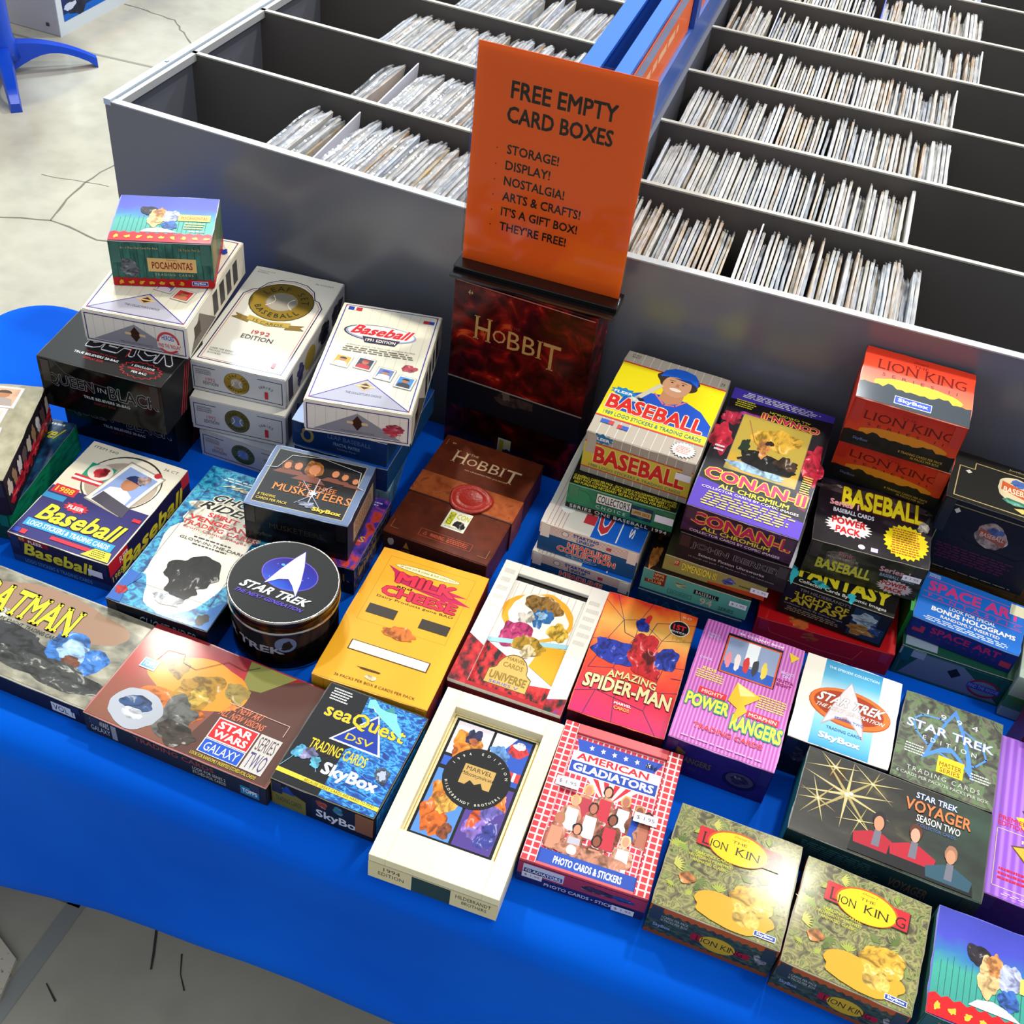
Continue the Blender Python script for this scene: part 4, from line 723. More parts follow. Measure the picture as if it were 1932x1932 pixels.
# --- 14 poca1, 15 UD, queen
carton('poca1','purple-blue box with a red zigzag band, on top of the far left stack',D['poca1'],'#3d43b8','#2c5f56','#8c7a50',T=pocaT(),F=pocaF(),Rr=PS,Ll=[('r',0,0,1,1,'#2c5f56')])
def udT(cards,logo=True):
    e=[('r',.004,.004,.996,.996,'#f0ead4')]+[('l',[.1*i,.03,.1*i,.97],.0004,'#cfc4b8') for i in range(1,10)]+[('f',.03,.02,.97,.98,.0014,'#4a3f9c'),('p',[.04,.025,.96,.025,.50,.255],'#b8b6c4'),('l',[.04,.025,.50,.255,.96,.025],.0016,'#4a3f9c')]
    for a,b in ((.035,.025),(.965,.025),(.035,.975),(.965,.975)): e.append(('*',a,b,.016,.011,4,'#c43040',.5))
    e+=[('p',[.50,.235,.58,.19,.50,.145,.42,.19],'#e0b070'),('p',[.50,.22,.56,.19,.50,.16,.44,.19],'#4a2a1c'),('r',.40,.184,.60,.196,'#e0c898'),('t',"THE COLLECTOR'S CHOICE",.34,.105,.68,.125,'#4a4652')]
    if logo: e+=[('b',.46,.72,.36,.085,'#3c2c2c',.0,2),('e',.47,.72,.355,.082,'#9aa6cc'),('e',.47,.725,.335,.073,'#e9e4e4'),('t','Baseball',.16,.69,.80,.79,'#d8303c',{'b':.05,'sh':.25,'ol':(WH,.04)}),('p',[.30,.675,.68,.675,.64,.615,.34,.615],'#3a3448'),('t','1991 EDITION',.34,.63,.64,.66,WH,{'b':.03}),('t','A Minimum of One 3-D Team Logo Hologram Per Pack',.18,.565,.86,.58,'#6a6458'),('ln',.14,.50,.88,.56,3,'#7a7468'),
      ('r',.06,.93,.20,.965,WH),('r',.06,.93,.12,.965,'#2444a8'),('r',.14,.93,.20,.965,'#c8303c'),('r',.84,.90,.90,.93,'#c8303c'),('r',.90,.90,.95,.93,'#2444a8'),('b',.85,.42,.08,.03,'#c84858',.3,140)]
    for i,(cx,cy,an,bg,cap,sh) in enumerate(cards): e+=card(cx,cy,.17,.19*.95,an,bg,cap,sh,.138/.22)
    return e
CS=[(.20,.40,-8,'#c9a03a','#20242c','#f0e8dc'),(.42,.40,-8,'#3c4450','#c8303c','#c8303c'),(.64,.33,-8,'#6f7fae','#2a4cc0','#e8e4f0'),(.85,.28,-8,'#4a8fd0','#14161c','#3a3c48')]
CS2=[(.25,.40,-8,'#d8c04a','#20242c','#f0e8dc'),(.42,.42,-8,'#a83440','#8a2030','#f0e8e8'),(.60,.36,-8,'#6a6fae','#3a3f7c','#dcd8e8'),(.80,.30,-8,'#d04040','#b02028','#d88060')]
UDF=[('r',0,0,1,1,'#e4dcd4')]+[('l',[.1*i,.1,.1*i,.9],.0004,'#b8aca4') for i in range(1,10)]+[('f',.02,.08,.98,.92,.0014,'#3a3478'),('p',[.08,.12,.92,.12,.50,.82],'#8c8a94'),('p',[.5,.75,.56,.5,.5,.25,.44,.5],'#3a2018'),('r',.40,.46,.60,.54,'#d8b890'),('r',.46,.4,.54,.6,'#3a2018'),('t',"THE COLLECTOR'S CHOICE",.34,.17,.66,.23,'#5a5460')]
UDR=[('r',0,0,1,1,'#d9d3c4'),('p',[.02,.05,.45,.05,.2,.9],'#6a6058'),('r',.10,.3,.2,.7,'#3a2c24')]+[('r',.42+.12*i,.15,.50+.12*i,.85,'#3c3c3e') for i in range(4)]
carton('uda','white pinstriped box with violet borders, beneath the purple-blue box on the far left stack',D['uda'],'#f0ead4','#e4dcd4','#d9d3c4',skirt=.046,T=udT(CS2,False)+[('b',.82,.86,.06,.03,'#c8303c',.3,141),('b',.9,.85,.03,.03,'#2444a8',.3,142)],F=UDF+[('e',.82,.42,.11,.36,'#c8404a'),('e',.82,.42,.09,.28,'#e4dcd4'),('t','HEROES',.76,.5,.88,.66,'#2444a8',{'b':.03}),('r',.71,.22,.95,.42,'#e4dcd4'),('t','FIND THE "NOLAN"',.72,.25,.94,.39,'#c02838',{'b':.03})],Rr=UDR)
QB=[('r',0,0,1,1,pm('noise',[(.3,'#060607'),(.62,'#0c0c0e'),(.72,'#35342a')],3.2,.12,'UV',.3))]
def queenF(lo): return QB+[('t','QUEEN',.06,.47,.44,.74,'#0a0a0b',{'b':.02,'ol':('#8f9096',.022)}),('t','IN',.47,.56,.54,.66,'#8f9096'),('t','BLACK',.56,.47,.96,.74,'#0a0a0b',{'b':.02,'ol':('#a4a5aa',.022)}),('t','TRUE BELIEVERS 20-BAG',.34,.36,.72,.42,'#b9b9c0',{'b':.02}),('t','DISPLAY BOX',.42,.27,.60,.32,'#7c1a20'),('l',[.14,1,.22,.80,.30,.74,.62,.70],.0008,'#55565c')]
SD=[('r',0,0,1,1,'#0a0a0c')]+[('p',[.35+.05*i,.02,.55+.05*i,.9,.56+.05*i,.9,.365+.05*i,.02],'#c01c24') for i in range(3)]
rq,bq,lq=carton('qb1','glossy black box with jagged title and red notes, upper of the two black boxes',D['qb1'],'#0d0d0f','#0a0a0b','#0a0a0c',wear='#3a3a3e',
T=[('r',.003,.003,.997,.997,'#101012'),('t','BLACK',.26,.36,.96,.80,'#15151a',{'b':.03,'ol':('#d4d4dc',.03)}),('l',[.60,.8,.60,.34],.0014,'#c02028'),('t','QUEEN IN BLACK',.30,.40-.13,.55,.295,'#c02028',{'b':.02}),('t','TRUE BELIEVERS 20-BAG',.22,.21,.58,.25,'#e6e6ea',{'b':.03}),('t','DISPLAY BOX',.32,.15,.48,.185,'#c02028',{'b':.02}),
 ('*',.78,.18,.17,.15,18,'#c02028',.84),('*',.78,.18,.16,.14,18,'#101012',.84),('t','1 EXCLUSIVE',.69,.22,.87,.255,'#e6e6ea',{'b':.02}),('t','VARIANT COVER',.67,.165,.89,.20,'#c02028',{'b':.02}),('t','PER BAG',.72,.115,.84,.15,'#e6e6ea',{'b':.02})],F=queenF(0),Rr=SD)
carton('qb2','glossy black box with jagged title, bottom one of the far left stack',D['qb2'],'#0d0d0f','#0a0a0b','#0a0a0c',wear='#2a2a2e',F=queenF(1),Rr=SD,stick=[('F',.14,.80),('F',.86,.80,'$ 7.99')])
# --- leaf boxes
G_='#b89a3a'
def medal(cx,cy,r,asp,big=True):
    e=[('e',cx,cy,r*1.04,r*1.04*asp,'#4a4430'),('e',cx,cy,r,r*asp,'$b8983c'),('e',cx,cy,r*.52,r*.52*asp,'#8c7a58'),('e',cx,cy,r*.48,r*.48*asp,'$d4cdbc')]
    n=9
    if big:
        e+=[('l',[v for i in range(n) for v in (cx-r*.42+r*.20*math.sin(i*.35),cy+asp*r*(-.30+i*.07))],.0012,'#efe6d8'),('l',[v for i in range(n) for v in (cx+r*.42-r*.20*math.sin(i*.35),cy+asp*r*(-.30+i*.07))],.0012,'#efe6d8')]
    e+=[('ta','LEAF SET',cx,cy,r*.63,150,15,r*.34,'#2a3026',{'se':1}),('ta','BASEBALL',cx,cy,r*.86,215,325,r*.30,'#2a3026',{'in':1,'se':1})]
    return e
def leafF(dim=0):
    return [('r',0,0,1,1,'#c3c2c6'),('f',.03,.10,.97,.86,.0012,'#2c2650'),('r',.27,.7,.71,.95,'#c3c2c6')]+medal(.49,.52,.13,.134/.048)+[('t','1992',.16,.40,.26,.52,'#c86a66'),('t','EDITION',.13,.26,.29,.37,'#5a5860'),('ln',.05,.60,.24,.80,3,'#8a8890'),('ta','SERIES',.80,.30,.10,125,55,.042,'#5a5860'),('t','1',.785,.20,.82,.46,'#c02838')]
LS=[('r',0,0,1,1,'#b8b6bc'),('r',.03,.1,.10,.9,'#3c3a50'),('e',.38,.45,.09,.35,'#a08c3c'),('b',.22,.45,.06,.3,'#4a4c80',.4,150),('b',.62,.5,.1,.3,'#3c3c48',.3,151),('b',.85,.5,.1,.3,'#3c3c48',.3,152)]
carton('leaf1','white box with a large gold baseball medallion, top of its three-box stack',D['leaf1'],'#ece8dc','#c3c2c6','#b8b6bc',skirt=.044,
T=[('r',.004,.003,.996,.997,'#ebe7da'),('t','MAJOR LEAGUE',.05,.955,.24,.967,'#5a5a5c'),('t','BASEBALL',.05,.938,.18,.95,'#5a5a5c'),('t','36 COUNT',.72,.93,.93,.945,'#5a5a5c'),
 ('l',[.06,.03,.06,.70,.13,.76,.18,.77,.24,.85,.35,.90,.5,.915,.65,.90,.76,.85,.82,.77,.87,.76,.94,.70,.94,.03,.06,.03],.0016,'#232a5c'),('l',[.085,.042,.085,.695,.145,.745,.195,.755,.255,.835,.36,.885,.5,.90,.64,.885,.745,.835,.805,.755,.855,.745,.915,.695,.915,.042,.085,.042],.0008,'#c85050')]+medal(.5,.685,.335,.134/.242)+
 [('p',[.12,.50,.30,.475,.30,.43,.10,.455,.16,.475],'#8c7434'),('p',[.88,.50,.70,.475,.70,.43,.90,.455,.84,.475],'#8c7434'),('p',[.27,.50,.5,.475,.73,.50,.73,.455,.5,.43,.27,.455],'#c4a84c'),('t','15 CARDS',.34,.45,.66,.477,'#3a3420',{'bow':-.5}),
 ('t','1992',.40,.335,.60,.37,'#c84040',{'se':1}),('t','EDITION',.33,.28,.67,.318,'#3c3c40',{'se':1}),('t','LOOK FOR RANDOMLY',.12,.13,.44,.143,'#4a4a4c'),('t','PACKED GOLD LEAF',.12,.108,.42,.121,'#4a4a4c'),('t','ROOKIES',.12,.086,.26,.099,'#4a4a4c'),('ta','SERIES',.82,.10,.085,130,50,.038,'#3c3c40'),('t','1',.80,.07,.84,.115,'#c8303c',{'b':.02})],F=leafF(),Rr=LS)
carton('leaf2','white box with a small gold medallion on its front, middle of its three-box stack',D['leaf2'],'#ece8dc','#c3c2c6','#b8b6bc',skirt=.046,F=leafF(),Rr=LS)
carton('leaf3','shaded grey-white box with a dark medallion on its front, bottom of its three-box stack',D['leaf3'],'#a8b0bc','#8c98aa','#7c8898',skirt=.04,F=leafF(),Rr=LS)  # same box as the two above, base colours darkened for shade
# --- 1991 box and what is under it
carton('udb','cream pinstriped box with red script baseball lettering, left of the tall red box',D['udb'],'#f0ead4','#e4dcd4','#c9bfa4',skirt=.047,T=udT(CS),F=UDF+[('b',.84,.45,.10,.18,'#c0485c',.35,143),('t','BASEBALL',.75,.30,.93,.45,'#c02838',{'sh':.3})],Rr=UDR)
BF=[('r',0,0,1,1,'#0f2c62'),('e',.16,.5,.07,.32,'#8c7c4a'),('e',.16,.5,.04,.2,'#0f2c62'),('t','LEAF BASEBALL',.38,.62,.84,.80,'#54698c'),('t','FRACTAL MATRIX',.44,.36,.72,.5,'#8aa0c0'),('t','Hobby Pack',.48,.18,.68,.28,'#6f88ac')]
carton('blue1','dark blue box just beneath the cream pinstriped box, upper of the two blue ones',D['blue1'],'#1452a8','#0f2c62','#123a70',F=BF,Rr=[('r',0,0,1,1,'#1c4a78')])
carton('blue2','dark blue box beneath another dark blue box, standing on the pale silvery box',D['blue2'],'#1452a8','#0f2c62','#123a70',F=BF,Rr=[('r',0,0,1,1,'#1c4a78')])
carton('silver','pale silvery-blue box at the bottom, under the two dark blue boxes',D['silver'],'#8fb4c8','#7c9cb4','#6f9ab4',F=[('r',0,0,1,1,'#86a4b8'),('t','D',.90,.4,.97,.8,'#24323c')],Rr=[('r',0,0,1,1,'#5f92ae'),('ln',.1,.15,.9,.85,5,'#24506c')],T=[('r',.0,.0,1,1,'#86a8bc'),('r',.86,.06,.92,.14,'#10141c'),('t','D',.90,.16,.97,.22,'#1c2830'),('t','PAGES',.84,.01,.98,.04,'#1c2830')])
# --- tall red marbled box
x,y,rz,w,d,h,z=D['hobtall']; rt=tag(empty('tall_box',(x,y,z),R(rz)),'tall dark red marbled box carrying the orange sign','box')
bt=pbox('body',(-w/2,-d/2,0),(w/2,d/2,h),MARB,rt,.0015)
lo=pbox('lower_panel',(-w/2-.0008,-d/2-.0012,.0),(w/2+.0008,-d/2,.125),pm('noise',[(.33,'#0a0102'),(.55,'#2b0505'),(.70,'#6a120c')],7,.14,'Object',1.2,(3,3,3)),rt)
up=pbox('front_flap',(-w/2-.0008,-d/2-.0026,.126),(w/2+.0008,-d/2,h-.002),MARB,rt,.0006)
pbox('dark_band',(-w/2-.001,-d/2-.0016,.075),(w/2+.001,-d/2-.0011,.128),mat('#0a0a12',.15),lo)
pbox('flap_edge',(-w/2-.001,-d/2-.003,.1245),(w/2+.001,-d/2-.0005,.1262),mat('#8c8078',.5),up)
pbox('flap_edge',(-w/2+.002,-d/2-.0030,h-.0035),(w/2-.002,-d/2-.0022,h-.0025),mat('#b06a5c',.5),up)
GO='#b58a4c'
prnt(up,'F',w,d,h,[('r',.01,.46,.99,.985,MARB),('t','4+',.10,.93,.135,.955,'#c9b070'),('t','THE',.42,.815,.49,.83,'#6a3020'),('t','H',.16,.700,.29,.83,GO,{'se':1}),('t','O',.30,.715,.395,.785,GO),('t','BBI',.41,.70,.66,.80,GO,{'se':1}),('t','T',.665,.655,.79,.80,GO,{'se':1}),('t','AN UNEXPECTED JOURNEY',.30,.675,.62,.685,'#5a1a10')],off=.0031)
prnt(lo,'F',w,d,h,[('r',.0,.27,1,.445,'#0a0a12'),('b',.50,.395,.14,.035,'#3f302b',.4,160),('b',.44,.42,.03,.03,'#5a4a42',.4,161)],'emblem_print',off=.0021)
prnt(lo,'F',w,d,h,[('r',.42,.04,.52,.15,'#a8a49a'),('r',.43,.05,.465,.14,'#8c8420'),('t','CON',.47,.10,.515,.14,'#b8a820',{'b':.03}),('b',.49,.07,.03,.02,'#15130f',.3,162)],off=.0021)
# --- wrapped brown leather-look box with wax seal
x,y,rz,w,d,h,z=D['hobsm']; rh=tag(empty('wrapped_box',(x,y,z),R(rz)),'brown leather-look box closed with a strap and red wax seal','box')
bb_=pbox('body',(-w/2,-d/2,0),(w/2,d/2,h-.0015),LEATH,rh,.0012)
ll=lidmesh('lid',w+.0015,d+.0015,h-.0015,h,LEATH,mat('#3a160a',.5),rh,.0003,3)
yb=-d/2+d*.40
st=pbox('strap',(-w/2-.0018,yb,-.0+.001),(w/2+.0018,yb+.045,h+.0012),LEATH2,rh,.0006)
pbox('strap_edge',(-w/2-.0020,yb-.002,.001),(w/2+.0020,yb,h+.0014),mat('#3a160a',.5),st)
sv=[];n=36; rnd=random.Random(3)
prof=[(.0285,0),(.030,.0015),(.0285,.0035),(.025,.0040),(.0235,.0030),(.018,.0030),(.017,.0038),(.0155,.0030),(.0001,.0032)]
for r0,z0 in prof:
    for i in range(n):
        t=2*math.pi*i/n; k=1+(.03*math.sin(3*t+1)+.02*math.sin(5*t) if r0>.024 else 0); sv.append((r0*k*math.cos(t)+.008,yb+.017+r0*.92*k*math.sin(t),h+.0012+z0))
sf=[(k*n+i,k*n+(i+1)%n,(k+1)*n+(i+1)%n,(k+1)*n+i) for k in range(len(prof)-1) for i in range(n)]
seal=mobj('wax_seal',sv,sf,mat('#a8281c',.35,bump=.3,bs=300),rh,None,None,True)
GB='#d8b48c'
prnt(ll,'T',w,d,h,[('r',.004,.004,.996,.996,LEATH),('t','4+',.09,.925,.13,.945,GB),('t','THE',.32,.865,.40,.885,GB),('t','H',.17,.765,.31,.885,GB,{'se':1}),('t','O',.32,.775,.42,.84,GB),('t','BBI',.44,.765,.70,.855,GB,{'se':1}),('t','T',.715,.725,.86,.855,GB,{'se':1}),('t','AN UNEXPECTED JOURNEY',.34,.715,.78,.73,GB),
 ('r',.44,.185,.66,.355,'#e9e6d4'),('r',.455,.215,.515,.335,'#c9c828'),('t','CON',.53,.285,.65,.335,'#c4c024',{'b':.03}),('t','COMIC',.46,.225,.51,.325,'#4a4a20',{'rot':90}),('b',.59,.24,.06,.03,'#1c1a18',.3,163),('t','INTERNATIONAL',.47,.195,.64,.208,'#3a3a38'),
 ('f',.30,.06,.80,.12,.0005,'#c85a3c'),('t','WARNING:',.40,.072,.54,.105,'#c85a3c',{'b':.02}),('ln',.56,.07,.78,.112,3,'#c85a3c'),('l',[.34,.075,.355,.105,.37,.075,.34,.075],.0006,'#c85a3c'),
 ('l',[.04,.96,.04,.90],.0008,'#9c6a48'),('l',[.04,.05,.04,.12],.0008,'#9c6a48'),('l',[.96,.05,.96,.12],.0008,'#9c6a48'),('l',[.04,.05,.12,.05],.0008,'#9c6a48'),('l',[.88,.05,.96,.05],.0008,'#9c6a48')],off=.0006)
prnt(bb_,'F',w,d,h,[('r',0,0,1,1,'#35180a'),('b',.08,.7,.03,.14,'#b8b0a4',.2,164),('p',[.20,.62,.23,.85,.26,.62],'#b8843c'),('t','MGM',.19,.4,.27,.55,'#b8843c'),('ln',.05,.1,.7,.35,2,'#8c6a4a')])
# --- yellow box
YL='#f0a91c'
ry,by,ly=carton('milk','yellow box with a pink jagged title, left of the tall white framed box',D['milk'],YL,'#d89a1c','#8c3c20',wear='#e8c070',
T=[('r',.003,.003,.997,.997,pm('noise',[(.3,'#f2ae1e'),(.7,'#f0a51a')],2,.3)),('f',.10,.44,.90,.95,.0004,'#a87818'),('*',.48,.895,.31,.026,36,'#7c5a20',.96),('*',.48,.895,.305,.022,36,'#f3e6b0',.96),('t','all new art & jokes & full color too!',.22,.885,.74,.905,'#5a4020'),
 ('p',[.12,.88,.24,.855,.90,.80,.78,.785,.96,.745,.70,.735,.24,.775,.20,.835],'#c41c50'),('t','MILK',.24,.765,.80,.855,'#e8304c',{'b':.06,'ol':('#7c1030',.03)}),('t','and',.28,.735,.42,.755,'#241a10',{'b':.02}),('t','CHEESE',.17,.655,.86,.735,'#e02848',{'b':.06,'ol':('#7c1030',.03)}),('t','Dairy Products gone BAD',.16,.625,.86,.645,'#2c2010'),
 ('r',.14,.50,.40,.57,'#3c342c'),('r',.62,.50,.88,.57,'#3c342c'),('b',.50,.42,.16,.04,'#e07a30',.3,170),('r',.16,.225,.86,.295,'#4a3018'),('r',.17,.23,.85,.29,'#f2ead2'),('b',.42,.13,.11,.006,'#5a3418',.3,171),('b',.46,.085,.05,.016,'#f0dcae',.2,172),
 ('t','36 PACKS PER BOX 8 CARDS PER PACK',.17,.035,.87,.052,'#4a3414')],F=[('r',0,0,1,1,'#dba028')],Rr=[('r',0,0,1,1,'#7c2c1c'),('r',0,.0,1,.3,'#4a1a28')])
# --- universe window box: white printed lid with a cut-out
root,body,(X0,Y0,X1,Y1,hb)=tray('univ','white window-cut box with a gold plaque over red and yellow artwork',D['univ'],0,0,mat('#e9e4da',.35),0,.006,.16,.03,.84,.92,mat('#8c1420',.35))
w,d,h=D['univ'][3:6]
A=Art(X1-X0,Y1-Y0)
for e in [('r',0,0,1,1,'#ece8df'),('r',0,.96,1,1,'#0c0a0c')]+[('l',[.06+.1*i,.35,.06+.1*i,.95],.0007,'#b8b4ae') for i in range(10)]+[('b',.48,.70,.46,.22,'#e8a428',.12,180),('b',.48,.70,.40,.19,'#ece8df',.12,181),('b',.50,.80,.25,.10,'#9c7438',.25,182),('b',.52,.70,.13,.09,'#2f6fae',.45,183),('b',.52,.72,.06,.04,'#9cc8ea',.4,184),('b',.34,.66,.10,.06,'#d8d0c4',.4,190),('b',.30,.50,.22,.11,'#c43a74',.3,185),('b',.80,.62,.13,.08,'#ecc040',.3,186),('p',[.62,.28,1,.18,1,.50,.70,.48],'#dca41c'),
 ('p',[.0,.41,1.0,.55,1.0,.51,.0,.37],'#9cccd8'),('b',.52,.44,.20,.08,'#b99028',.3,187),('b',.54,.39,.10,.05,'#e8cfa0',.35,188),
 ('p',[0,0,1,0,1,.16,.70,.13,.40,.28,.0,.38],pm('noise',[(.4,'#1a060a'),(.52,'#b8141c'),(.66,'#e0302c')],12,.25)),('p',[.17,.05,.17,.17,.22,.19]+[v for i in range(13) for v in (.45-.20*math.cos(i*.2618),.20+.135*math.sin(i*.2618))]+[.68,.19,.73,.17,.73,.05],'#5c4418'),('p',[.18,.056,.18,.165,.235,.185]+[v for i in range(13) for v in (.45-.19*math.cos(i*.2618),.20+.127*math.sin(i*.2618))]+[.67,.185,.72,.165,.72,.056],'$d9b868'),('t','MARVEL',.34,.275,.58,.305,'#7c6424',{'b':.02}),('t','CARDS',.32,.215,.58,.255,'#8c7028',{'b':.02}),('t','UNIVERSE',.21,.095,.69,.165,'#8c7028',{'b':.05}),('t','SERIES V',.24,.063,.62,.085,'#5a5ac0')]: A.add(e)
A.build('art_panel',root,Matrix.Translation((X0,Y0,hb+.0004)))
prnt(root,'T',w,d,h,[('r',.003,.0,.16,.997,'#e9e4da'),('p',[.0,.0,.16,.0,.16,.30,.0,.36],pm('noise',[(.4,'#3a0a10'),(.55,'#b8141c'),(.66,'#d8302c')],12,.25)),('ln',.03,.5,.13,.95,6,'#cfcac2')],'rim_print')
prnt(root,'T',w,d,h,[('r',.84,.0,.997,.997,'#e9e4da'),('p',[.84,.0,1,.0,1,.12,.84,.08],pm('noise',[(.4,'#1a060a'),(.55,'#b8141c'),(.66,'#2a3aa0')],12,.25)),('ln',.86,.5,.98,.9,6,'#cfcac2')],'rim_print')
prnt(root,'T',w,d,h,[('r',.16,.0,.84,.028,'#a8141c')],'rim_print')
prnt(body,'F',w,d,h-.006,[('r',0,0,1,1,'#5c1420'),('b',.3,.5,.2,.3,'#a83a30',.3,191)])
# --- web box
carton('spider','orange and pink web-patterned box with a red and blue shape, behind the red checked box',D['spider'],'#e8541c','#4a0c1c','#7c1420',wear='#a83a2c',
T=[('r',.004,.003,.996,.997,pm('grad',[(.0,'#c81460'),(.30,'#e0282c'),(.55,'#f0602c'),(.75,'#f2b85a'),(.9,'#f0842c'),(1,'#d8301c')],3,.3,'UV',.3)),('r',.004,.003,.996,.997,None)][:1]+
 [('l',q,.0007,'#3c2a5c') for q in [[.0,.93,.25,.80,.42,.84,.70,.72,1,.78],[.1,1,.25,.80,.15,.62,.0,.58],[.42,.84,.50,1],[.70,.72,.84,.9,.8,1],[.84,.9,1,.92],[.15,.62,.35,.55,.42,.68,.42,.84],[.35,.55,.30,.40,.05,.35],[.30,.40,.48,.32,.60,.38],[.60,.38,.75,.30,1,.35],[.75,.30,.72,.15,.9,.0],[.48,.32,.40,.18,.2,.2,.0,.15],[.40,.18,.45,.0],[.70,.72,.66,.60,.8,.52,1,.55],[.2,.2,.15,.0],[.72,.15,.4,.18],[.25,.8,.3,.7,.42,.68,.55,.72,.66,.60],[.8,.52,.75,.30],[.55,.72,.6,.85,.84,.9],[.1,.46,.05,.35],[.9,.45,1,.46]]]+
 [('b',.32,.53,.30,.10,'#2b3fb0',.25,201),('b',.55,.60,.17,.13,'#d22a34',.25,202),('b',.80,.58,.12,.10,'#2b3fb0',.25,203),('b',.46,.80,.07,.06,'#2b3fb0',.3,204),('b',.62,.46,.15,.07,'#c8242e',.3,205),('b',.50,.86,.03,.04,'#d22a34',.3,206),('b',.62,.56,.07,.05,'#7c1420',.3,207),
  ('e',.84,.86,.11,.065,'#f0e8d8'),('e',.84,.86,.10,.06,'#14101c'),('t','1ST',.77,.845,.91,.89,'#e02834',{'b':.04}),('t','EDITION',.76,.82,.92,.835,WH),('t','1994',.80,.755,.94,.795,'#d8a83c'),
  ('t','AMAZING',.26,.315,.78,.375,'#e8cf8c',{'b':.03,'bow':.3,'ol':('#3c1430',.02)}),('t','SPIDER-MAN',.05,.195,.97,.31,'#ecd69c',{'b':.045,'bow':.1,'ol':('#3c1430',.025)}),('t','MARVEL',.42,.135,.60,.155,WH,{'b':.03}),('t','CARDS',.43,.10,.59,.125,'#d8b048',{'b':.03}),('t','36 CT',.84,.955,.94,.97,WH)],F=[('r',0,0,1,1,'#3a0a14')],Rr=[('r',0,0,1,1,'#5c1018')])
# --- pink ribbed box
PK=pm('stripe',[(.2,'#b054a8'),(.6,'#c868bc'),(.9,'#d888cc')],9,.35,'UV')
carton('pr','magenta ribbed box with green and yellow title and a small group picture',D['pr'],'#c060b4','#2a1a5c','#7a4a94',wear='#d8a8d0',
T=[('r',.004,.003,.996,.997,PK),('t','36 COUNT BOX',.34,.955,.80,.972,WH,{'b':.03}),('r',.24,.60,.80,.94,'#14101c'),('r',.25,.605,.79,.92,'#e0562c'),('r',.265,.615,.775,.91,'#8fa0c0'),('r',.265,.615,.775,.70,'#2858b8'),('r',.46,.72,.58,.91,'#e6ecf0')]+
 [('b',.31+.09*i,.72,.03,.07,['#e08a9c','#e8d8d8','#cf3a3c','#3a3c48','#e0c850'][i],.2,210+i) for i in range(5)]+[('t','DINO-',.05,.87,.18,.89,'#d8ccf0'),('t','MITE!',.05,.845,.18,.865,'#d8ccf0'),('t','COOL',.04,.66,.17,.68,'#d8ccf0',{'b':.02}),('t','RIGHT',.83,.75,.96,.775,'#d8ccf0',{'b':.02}),('t','ON',.85,.72,.92,.745,'#d8ccf0',{'b':.02}),('t',"'OUTTA",.80,.68,.97,.705,'#8c1450',{'b':.03}),('t','SIGHT',.81,.645,.96,.67,'#8c1450',{'b':.03}),('p',[.86,.94,.97,.92,.90,.86],'#e0c428'),
  ('t','KIDS',.10,.575,.24,.60,'#ece84c',{'b':.03}),('ln',.05,.50,.33,.57,4,'#e4d85c'),('ln',.68,.42,.97,.53,6,'#e4d85c'),
  ('r',.13,.385,.40,.435,'#d8303c'),('t','MIGHTY',.16,.395,.37,.425,'#f2d0c8',{'b':.03}),('r',.62,.325,.93,.375,'#d8303c'),('t','MORPHIN',.64,.335,.91,.365,'#f2d0c8',{'b':.03}),
  ('t','POWER',.04,.27,.46,.375,'#e6e04a',{'b':.05,'ol':('#1f8c80',.07)}),('t','RANGERS',.50,.195,.99,.315,'#e6e04a',{'b':.05,'ol':('#1f8c80',.07)}),('p',[.46,.56,.72,.50,.58,.40,.62,.36,.50,.24,.52,.36,.42,.40],'#e8b82c'),('p',[.46,.56,.66,.50,.52,.46],'#f4e08c'),
  ('t','TRADING CARDS',.18,.12,.84,.16,'#e02834',{'b':.03,'ol':('#e8b0d8',.02)}),('ln',.1,.03,.9,.05,1,'#d8a8d8')],
F=[('r',0,0,1,1,pm('noise',[(.3,'#24155a'),(.7,'#32207a')],3,.3)),('e',.74,.42,.16,.26,'#15113c'),('e',.74,.45,.13,.20,'#4a4260'),('b',.74,.45,.09,.12,'#34304a',.3,220),('p',[.06,.9,.20,.7,.12,.3,.10,.55],'#6a5228'),('t','RANGERS',.16,.42,.46,.60,'#6a5a30',{'b':.03}),('t','TRADING CARDS',.08,.24,.34,.32,'#6a2c48')],Rr=[('r',0,0,1,1,'#8c5aa8')]+[('l',[0,.2*i,1,.2*i],.0008,'#c490d0') for i in range(1,5)])
